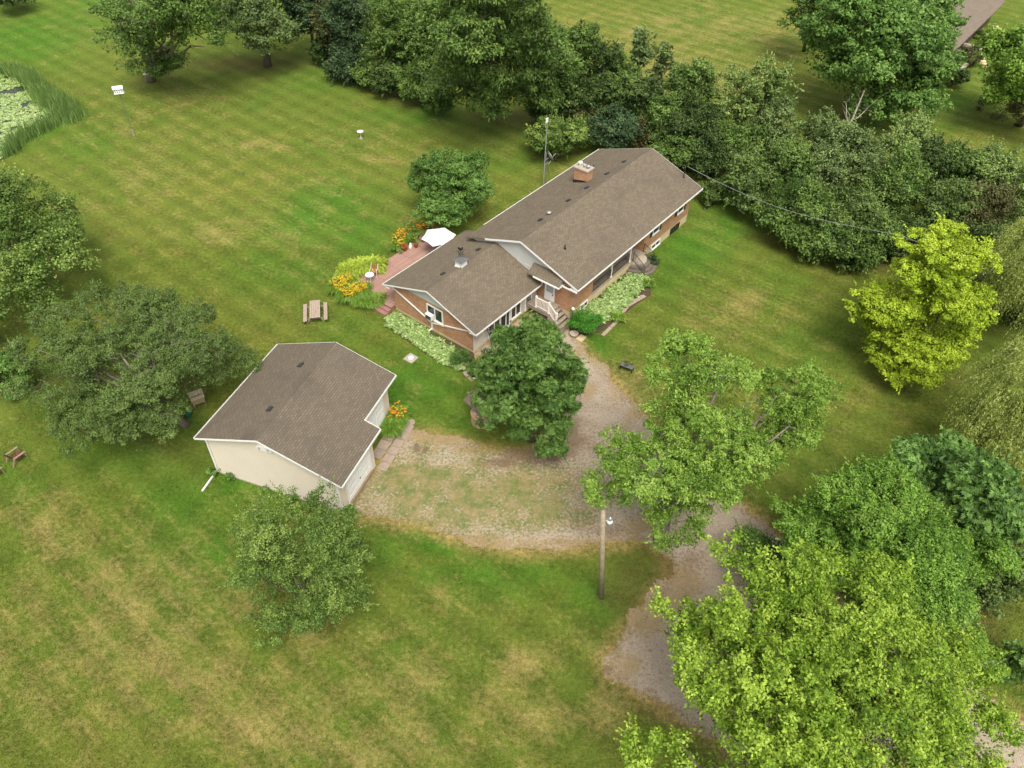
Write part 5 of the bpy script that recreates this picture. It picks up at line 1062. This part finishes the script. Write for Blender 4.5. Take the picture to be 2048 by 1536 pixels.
for k in range(9):
    P = gp([1990,1996,1945,1950,1956,1961,1964,1969,1983][k], [56,61,100,105,112,119,125,132,65][k])
    tag(MB().lathe((P[0], P[1], 0), [(.5, -.02), (.45, .25), (.2, .35)], 7).build('garden_rock', M['foundation']), ['far rock beyond the neighbour porch', 'pale rock at the right of the neighbour planting', 'top rock of the line below the neighbour porch', 'second rock of the line below the neighbour porch', 'third rock down from the neighbour porch', 'middle rock beside the right edge maple', 'rock just below the middle one by the edge maple', 'lowest rock of the line below the neighbour porch', 'small rock left of the pale one by the neighbour planting'][k], 'rock', group='rocks of the neighbour garden')
bush('red_shrub', gp(1932, 135), 1.3, 2.6, 'brown', 'reddish shrub at the corner of the far house', 'shrub', 141, 2600, .25, .16)
bush('garden_shrub', gp(1945, 132), 1.0, 1.8, 'mid', 'green shrub right of the reddish one at the far house', 'shrub', 142, 2000, .25, .15)
bush('garden_shrub', gp(1903, 172), 1.6, 2.2, 'dark', 'dark rounded shrub below the far house', 'shrub', 143, 3000, .25, .15)
bush('garden_shrub', gp(1975, 84), 1.5, 1.5, 'mid', 'low green planting along the far porch', 'shrub', 144, 2400, .25, .12)

# ------------------------------------------------------------------ trees (main ones)
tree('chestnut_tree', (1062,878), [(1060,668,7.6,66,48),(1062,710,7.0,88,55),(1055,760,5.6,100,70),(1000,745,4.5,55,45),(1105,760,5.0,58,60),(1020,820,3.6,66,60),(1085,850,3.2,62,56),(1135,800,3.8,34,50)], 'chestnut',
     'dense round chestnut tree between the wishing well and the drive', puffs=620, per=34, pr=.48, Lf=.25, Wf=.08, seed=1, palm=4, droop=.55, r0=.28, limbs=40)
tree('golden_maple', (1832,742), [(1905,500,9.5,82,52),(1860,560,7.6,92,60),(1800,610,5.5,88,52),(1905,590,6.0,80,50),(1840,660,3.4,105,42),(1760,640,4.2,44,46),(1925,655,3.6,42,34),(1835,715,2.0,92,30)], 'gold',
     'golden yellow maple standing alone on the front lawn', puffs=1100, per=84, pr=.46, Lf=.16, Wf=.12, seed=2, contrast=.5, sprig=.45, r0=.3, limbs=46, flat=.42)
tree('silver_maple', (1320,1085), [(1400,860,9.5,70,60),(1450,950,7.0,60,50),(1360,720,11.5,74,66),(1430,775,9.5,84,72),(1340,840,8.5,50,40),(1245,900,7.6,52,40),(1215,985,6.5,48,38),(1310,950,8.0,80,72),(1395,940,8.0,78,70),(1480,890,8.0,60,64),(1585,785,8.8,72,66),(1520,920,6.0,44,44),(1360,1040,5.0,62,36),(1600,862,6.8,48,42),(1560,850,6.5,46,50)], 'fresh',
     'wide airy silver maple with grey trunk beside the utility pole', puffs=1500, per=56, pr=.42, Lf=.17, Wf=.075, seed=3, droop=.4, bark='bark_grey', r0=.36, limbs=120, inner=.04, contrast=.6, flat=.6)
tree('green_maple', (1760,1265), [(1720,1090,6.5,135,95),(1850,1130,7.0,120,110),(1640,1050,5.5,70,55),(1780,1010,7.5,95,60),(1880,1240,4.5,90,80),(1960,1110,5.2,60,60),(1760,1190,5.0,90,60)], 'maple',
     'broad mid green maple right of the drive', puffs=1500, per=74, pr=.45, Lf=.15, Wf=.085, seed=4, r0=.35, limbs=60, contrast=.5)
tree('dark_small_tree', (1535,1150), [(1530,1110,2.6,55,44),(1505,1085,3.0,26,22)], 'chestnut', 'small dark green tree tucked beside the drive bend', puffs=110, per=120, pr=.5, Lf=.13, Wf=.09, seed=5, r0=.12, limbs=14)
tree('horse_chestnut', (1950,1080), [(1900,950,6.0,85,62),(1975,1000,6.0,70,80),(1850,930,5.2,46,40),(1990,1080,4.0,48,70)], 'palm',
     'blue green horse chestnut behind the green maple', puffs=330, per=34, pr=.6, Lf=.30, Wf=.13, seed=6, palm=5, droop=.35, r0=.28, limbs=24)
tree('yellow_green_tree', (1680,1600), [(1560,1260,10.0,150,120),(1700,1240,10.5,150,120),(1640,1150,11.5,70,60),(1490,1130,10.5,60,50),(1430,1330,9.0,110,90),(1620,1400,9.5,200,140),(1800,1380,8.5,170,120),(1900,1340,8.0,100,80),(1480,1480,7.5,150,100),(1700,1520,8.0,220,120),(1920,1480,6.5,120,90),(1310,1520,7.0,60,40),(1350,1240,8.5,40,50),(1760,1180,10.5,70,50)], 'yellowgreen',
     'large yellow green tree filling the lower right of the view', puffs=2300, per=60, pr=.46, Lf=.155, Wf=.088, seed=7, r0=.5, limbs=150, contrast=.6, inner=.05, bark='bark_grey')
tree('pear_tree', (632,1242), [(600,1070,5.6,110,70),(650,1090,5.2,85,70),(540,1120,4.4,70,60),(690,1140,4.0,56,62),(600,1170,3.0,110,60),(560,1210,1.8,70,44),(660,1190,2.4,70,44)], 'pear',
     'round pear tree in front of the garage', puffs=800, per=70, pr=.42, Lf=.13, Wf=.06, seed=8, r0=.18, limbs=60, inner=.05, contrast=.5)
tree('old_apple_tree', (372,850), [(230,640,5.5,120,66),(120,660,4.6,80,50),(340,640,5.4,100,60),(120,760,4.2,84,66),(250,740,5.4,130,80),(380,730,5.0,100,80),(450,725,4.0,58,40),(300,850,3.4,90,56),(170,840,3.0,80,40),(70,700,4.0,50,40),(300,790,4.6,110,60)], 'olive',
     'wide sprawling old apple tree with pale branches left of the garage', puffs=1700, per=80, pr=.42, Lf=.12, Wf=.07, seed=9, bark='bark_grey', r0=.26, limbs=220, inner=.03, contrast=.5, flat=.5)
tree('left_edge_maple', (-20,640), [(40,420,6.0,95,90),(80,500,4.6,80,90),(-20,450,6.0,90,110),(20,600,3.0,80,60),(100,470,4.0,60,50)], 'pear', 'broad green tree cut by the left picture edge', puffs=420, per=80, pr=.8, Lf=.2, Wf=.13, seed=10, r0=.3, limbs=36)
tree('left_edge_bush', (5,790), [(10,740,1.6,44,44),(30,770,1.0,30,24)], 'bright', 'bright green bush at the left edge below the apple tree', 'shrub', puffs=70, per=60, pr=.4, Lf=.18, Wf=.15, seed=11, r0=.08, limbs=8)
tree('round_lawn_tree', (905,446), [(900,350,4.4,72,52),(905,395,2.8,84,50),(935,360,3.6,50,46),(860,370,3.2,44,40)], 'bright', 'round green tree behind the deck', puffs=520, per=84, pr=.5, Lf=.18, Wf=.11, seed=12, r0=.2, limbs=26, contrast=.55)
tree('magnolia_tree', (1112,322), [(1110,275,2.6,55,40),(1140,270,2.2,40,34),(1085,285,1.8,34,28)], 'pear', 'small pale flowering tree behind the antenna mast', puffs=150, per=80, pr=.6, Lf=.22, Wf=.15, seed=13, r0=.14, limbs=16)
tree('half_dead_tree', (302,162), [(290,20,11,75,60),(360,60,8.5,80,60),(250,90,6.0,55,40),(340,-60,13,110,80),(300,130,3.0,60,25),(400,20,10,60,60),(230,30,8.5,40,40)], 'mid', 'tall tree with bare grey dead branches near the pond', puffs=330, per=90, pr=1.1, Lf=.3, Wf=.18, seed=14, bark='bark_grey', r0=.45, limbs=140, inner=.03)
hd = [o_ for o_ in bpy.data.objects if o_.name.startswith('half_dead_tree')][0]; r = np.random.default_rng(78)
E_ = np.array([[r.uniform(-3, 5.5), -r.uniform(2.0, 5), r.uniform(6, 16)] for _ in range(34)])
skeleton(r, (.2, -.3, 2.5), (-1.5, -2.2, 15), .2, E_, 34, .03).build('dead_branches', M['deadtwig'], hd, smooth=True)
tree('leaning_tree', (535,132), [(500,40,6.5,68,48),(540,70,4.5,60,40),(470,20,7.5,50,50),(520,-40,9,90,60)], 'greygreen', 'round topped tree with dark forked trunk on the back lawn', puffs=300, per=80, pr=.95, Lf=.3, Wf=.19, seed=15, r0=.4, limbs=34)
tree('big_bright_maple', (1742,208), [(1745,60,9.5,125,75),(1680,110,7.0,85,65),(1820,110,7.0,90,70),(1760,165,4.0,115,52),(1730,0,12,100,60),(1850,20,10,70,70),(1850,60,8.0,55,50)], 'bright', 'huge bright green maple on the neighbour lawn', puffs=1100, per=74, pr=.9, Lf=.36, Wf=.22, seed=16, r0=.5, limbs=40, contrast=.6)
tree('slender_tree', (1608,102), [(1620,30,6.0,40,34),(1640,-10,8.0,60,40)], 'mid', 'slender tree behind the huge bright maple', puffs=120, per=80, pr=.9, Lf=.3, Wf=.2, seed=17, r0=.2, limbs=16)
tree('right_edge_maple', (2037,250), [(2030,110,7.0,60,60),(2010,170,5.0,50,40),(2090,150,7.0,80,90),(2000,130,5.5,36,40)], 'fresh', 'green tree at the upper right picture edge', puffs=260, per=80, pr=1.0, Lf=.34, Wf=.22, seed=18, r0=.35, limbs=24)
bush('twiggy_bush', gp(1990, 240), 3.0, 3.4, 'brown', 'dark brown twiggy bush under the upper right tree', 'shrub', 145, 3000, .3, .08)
tree('top_left_tree', (25,8), [(20,-15,2.5,40,22)], 'dark', 'dark tree at the top left corner', puffs=60, per=70, pr=.9, Lf=.35, Wf=.2, seed=19, r0=.2, limbs=8)
# willows: hanging strands
def willow(base, lobes, label, seed, n=2600, sl=2.6):
    r = np.random.default_rng(seed); b = gp(*base); root = thing('weeping_willow', tuple(b), 0, label, 'tree'); VV = []; TT = []; C = []
    for l in lobes:
        c, rx, rz = lobe(*l); c = np.array(c)-b; k = int(n/len(lobes)); gd = rdir(r, 60); gd = gd[gd[:, 2] > -.15]; d = unit(gd[r.integers(0, len(gd), k)]+r.normal(size=(k, 3))*.085); tg = r.uniform(0, 1, len(gd)); k = len(d)
        s0 = c + d*np.array([rx, rx, rz])*r.uniform(.8, 1.02, k)[:, None]; C.append(s0[:30]); ln = sl*r.uniform(.5, 1.2, k); sw = d*np.array([1, 1, 0])*.35 + r.normal(0, .12, (k, 3)); m = 16; tn = r.uniform(0, 1, k)
        for j in range(m):
            f = (j+r.uniform(0, 1, k))/m; P = s0 + sw*(ln*np.sqrt(f))[:, None]; P[:, 2] -= ln*f**1.3; P[:, 2] = np.maximum(P[:, 2], .15)
            T = unit(np.array([0, 0, -1.])+sw*.6+r.normal(size=(k, 3))*.35); VV.append(leaf_quads(r, P+r.normal(0, .04, (k, 3)), rdir(r, k), .22, .05, T)); TT.append(np.clip(tn*.5+.25+r.normal(0, .15, k), 0, 1))
    V = np.concatenate(VV); o = bpy.data.objects.new('crown', np_mesh('crown', V, L['willow'], np.concatenate(TT))); COL.objects.link(o); o.parent = root
    C = np.concatenate(C); big = lobe(*lobes[0]); skeleton(r, (0, 0, -.1), np.array(big[0])-b, .4, C, 40).build('trunk', M['bark'], root, smooth=True)
willow((2120,640), [(2085,500,8.5,75,70),(2100,560,6.5,80,60),(2060,560,4.5,50,50)], 'yellowish weeping willow at the right edge beyond the golden maple', 201, 3800, 2.6)
willow((2100,960), [(2070,790,7.0,110,60),(2020,850,5.5,90,40),(2110,760,8,110,80),(1985,860,4.2,50,24)], 'nearer weeping willow at the right picture edge', 202, 5200, 1.8)

# ------------------------------------------------------------------ hedgerow: (cx, cy, half width, half height, centre height, leaf, label)
HG = [
 (612,10,46,60,6.5,'bluedark','dark bluish tree at the left end of the tree line'),
 (655,45,34,70,5.5,'brown','reddish trunked thin tree at the left end of the tree line'),
 (700,40,52,70,6.0,'bluedark','blue green tree right of the reddish trunk'),
 (655,105,30,26,1.8,'dark','low dark bush at the left foot of the tree line'),
 (700,130,40,34,2.0,'bluedark','dense dark bush bulging over the back lawn'),
 (745,145,36,30,1.8,'mid','green bush along the lawn below the blue green tree'),
 (770,60,55,70,6.5,'mid','tall green tree in the left part of the tree line'),
 (790,155,40,30,2.2,'dark','dark bush just left of the hanging ash'),
 (835,70,55,70,6.0,'mid','green tree left of the tall ash'),
 (840,165,44,34,2.4,'mid','bushy green shrub under the left side of the ash'),
 (880,195,30,26,2.0,'mid','low shrub at the left foot of the ash'),
 (1100,130,50,70,6.5,'mid','dense green tree right of the tall ash'),
 (1160,110,38,70,6.0,'mid','column shaped green tree with pointed top'),
 (1150,190,44,44,3.0,'dark','dark shrub below the column shaped tree'),
 (1100,215,40,26,1.8,'dark','dark low shrub behind the antenna mast tree'),
 (1215,130,34,58,5.5,'dark','dark pointed tree right of the column shaped one'),
 (1172,232,30,24,1.6,'brown','brownish yellow shrub left of the roof ridge'),
 (1200,200,42,44,3.2,'dark','dark round tree above the back roof corner'),
 (1222,262,44,38,2.4,'bluedark','dark conifer just behind the back roof corner'),
 (1285,90,26,52,7.5,'greygreen','tallest thin poplar standing above the tree line'),
 (1325,120,22,36,6.0,'greygreen','short thin poplar beside the tallest one'),
 (1255,170,30,60,4.5,'mid','narrow green tree below the tallest poplar'),
 (1285,215,46,46,3.2,'dark','dark spruce behind the roof ridge'),
 (1330,240,44,44,3.0,'mid','green bush behind the right roof corner'),
 (1285,270,40,26,1.6,'brown','brown and green undergrowth behind the roof ridge'),
 (1390,175,46,44,5.0,'mid','bushy dark topped tree in front of the yellow field'),
 (1385,250,56,50,3.2,'dark','dark broad tree right of the roof'),
 (1350,300,44,34,1.8,'mid','green shrubs hugging the far corner of the house'),
 (1430,310,46,40,2.2,'dark','dark shrub where the cable leaves the roof'),
 (1475,200,40,70,5.5,'light','pale airy tree against the yellow field'),
 (1530,180,42,56,5.5,'light','pale green tree with feathery top'),
 (1550,250,44,56,3.8,'greygreen','grey green tree below the feathery one'),
 (1480,280,50,40,2.8,'mid','mid green bush in the middle of the tree line'),
 (1490,365,50,52,3.0,'olive','yellowish tree with short trunk beside the house'),
 (1435,380,30,20,1.4,'olive','low yellowish branchy shrub near the house corner'),
 (1570,340,50,54,4.5,'mid','tall green tree behind the forked one'),
 (1590,410,72,52,3.4,'mid','wide green tree with visible trunk over the side lawn'),
 (1640,260,34,36,4.0,'greygreen','small grey green tree left of the bare snag'),
 (1640,330,50,40,3.4,'greygreen','silvery olive tree below the bare snag'),
 (1700,300,54,44,4.0,'greygreen','silvery green tree right of the bare snag'),
 (1740,340,50,44,3.2,'greygreen','silvery shrub in the middle right of the tree line'),
 (1690,410,60,46,4.0,'olive','olive tinted tree with yellowish shoots'),
 (1650,470,54,40,2.4,'mid','green tree leaning over the side lawn'),
 (1730,470,56,48,2.8,'mid','dark green tree left of the golden maple'),
 (1690,490,46,36,1.8,'dark','low dark boughs above the shaded side lawn'),
 (1815,290,50,40,4.6,'light','pale willowy tree against the mown lawn'),
 (1800,370,56,54,4.2,'mid','full green tree behind the golden maple, left'),
 (1860,330,46,44,4.2,'dark','dark green tree behind the golden maple, middle'),
 (1900,400,52,46,3.6,'olive','olive green tree directly behind the golden maple top'),
 (1930,340,50,44,4.0,'mid','green tree between the pale ones at the right'),
 (1990,340,54,46,4.4,'light','pale leafy tree near the right picture edge'),
 (2030,370,44,56,4.4,'light','pale tree cut by the right picture edge'),
 (1970,420,54,50,3.4,'brown','dull brown bushy tree right of the golden maple'),
 (2030,440,40,44,3.2,'olive','olive tree above the far willow'),
 (1800,470,54,40,2.4,'dark','dark boughs touching the golden maple on its left'),
 (1965,500,50,50,2.8,'dark','dark tree in the gap right of the golden maple'),
 (1985,590,46,46,2.0,'dark','dark green shrubs between golden maple and willow'),
 (2040,620,40,30,1.5,'dark','low dark shrub under the far willow'),
 (1985,1150,60,80,2.0,'olive','dull green thicket at the right edge beside the green maple'),
 (2030,1330,36,90,1.4,'bright','bright green shrub row at the lower right edge'),
 (2040,1120,40,70,2.2,'brown','brown shaded thicket under the nearer willow'),
]
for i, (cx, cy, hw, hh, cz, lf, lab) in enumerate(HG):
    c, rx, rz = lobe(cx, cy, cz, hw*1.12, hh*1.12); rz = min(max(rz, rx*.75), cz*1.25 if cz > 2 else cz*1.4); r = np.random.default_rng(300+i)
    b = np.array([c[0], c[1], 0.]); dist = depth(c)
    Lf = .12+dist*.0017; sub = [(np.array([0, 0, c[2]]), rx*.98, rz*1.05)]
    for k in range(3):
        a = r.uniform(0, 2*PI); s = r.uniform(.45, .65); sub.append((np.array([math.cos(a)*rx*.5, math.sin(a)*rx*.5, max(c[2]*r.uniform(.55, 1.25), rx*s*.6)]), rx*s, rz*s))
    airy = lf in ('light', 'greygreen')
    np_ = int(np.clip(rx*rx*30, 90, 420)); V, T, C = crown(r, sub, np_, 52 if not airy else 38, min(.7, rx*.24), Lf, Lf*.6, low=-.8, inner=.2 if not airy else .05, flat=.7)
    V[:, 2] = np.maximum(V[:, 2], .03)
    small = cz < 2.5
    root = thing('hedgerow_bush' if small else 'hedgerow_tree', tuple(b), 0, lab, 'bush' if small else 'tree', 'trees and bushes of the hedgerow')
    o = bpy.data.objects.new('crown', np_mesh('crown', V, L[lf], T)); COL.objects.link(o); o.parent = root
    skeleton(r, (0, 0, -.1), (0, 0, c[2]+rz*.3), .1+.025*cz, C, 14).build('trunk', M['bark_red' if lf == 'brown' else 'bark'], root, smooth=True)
tree('hanging_ash', (990,218), [(960,60,13.5,95,65),(1060,60,13,70,70),(920,110,9.5,56,50),(1000,130,8.5,75,60),(1080,120,8.5,60,60),(900,170,4.8,46,30),(985,190,4.2,62,30),(1060,185,4.5,50,34),(1000,-30,17,110,60),(880,20,13,50,50)], 'mid',
     'tall ash with hanging leaf clusters in the middle of the tree line', puffs=620, per=90, pr=1.0, Lf=.34, Wf=.17, seed=20, droop=.8, r0=.5, limbs=120, inner=.08, contrast=.6)
# bare snag
b = gp(1684, 285); r = np.random.default_rng(77); root = thing('dead_tree', tuple(b), 0, 'bare dead tree sticking out of the hedgerow', 'tree')
E_ = np.array([[r.normal(0, 1.1), r.normal(0, .8), r.uniform(3, 6.2)] for _ in range(26)]); E_[:, 0] += E_[:, 2]*.12
skeleton(r, (0, 0, 0), (.5, 0, 5.8), .2, E_, 26, .05).build('trunk', M['deadtwig'], root, smooth=True)
b = gp(1345, 200); root = thing('dead_sapling', tuple(b), 0, 'thin bare sapling before the yellow field', 'tree'); E_ = np.array([[r.normal(0, .5), r.normal(0, .5), r.uniform(3, 6)] for _ in range(12)])
skeleton(r, (0, 0, 0), (.2, 0, 5.6), .05, E_, 12, .03).build('trunk', M['deadtwig'], root)
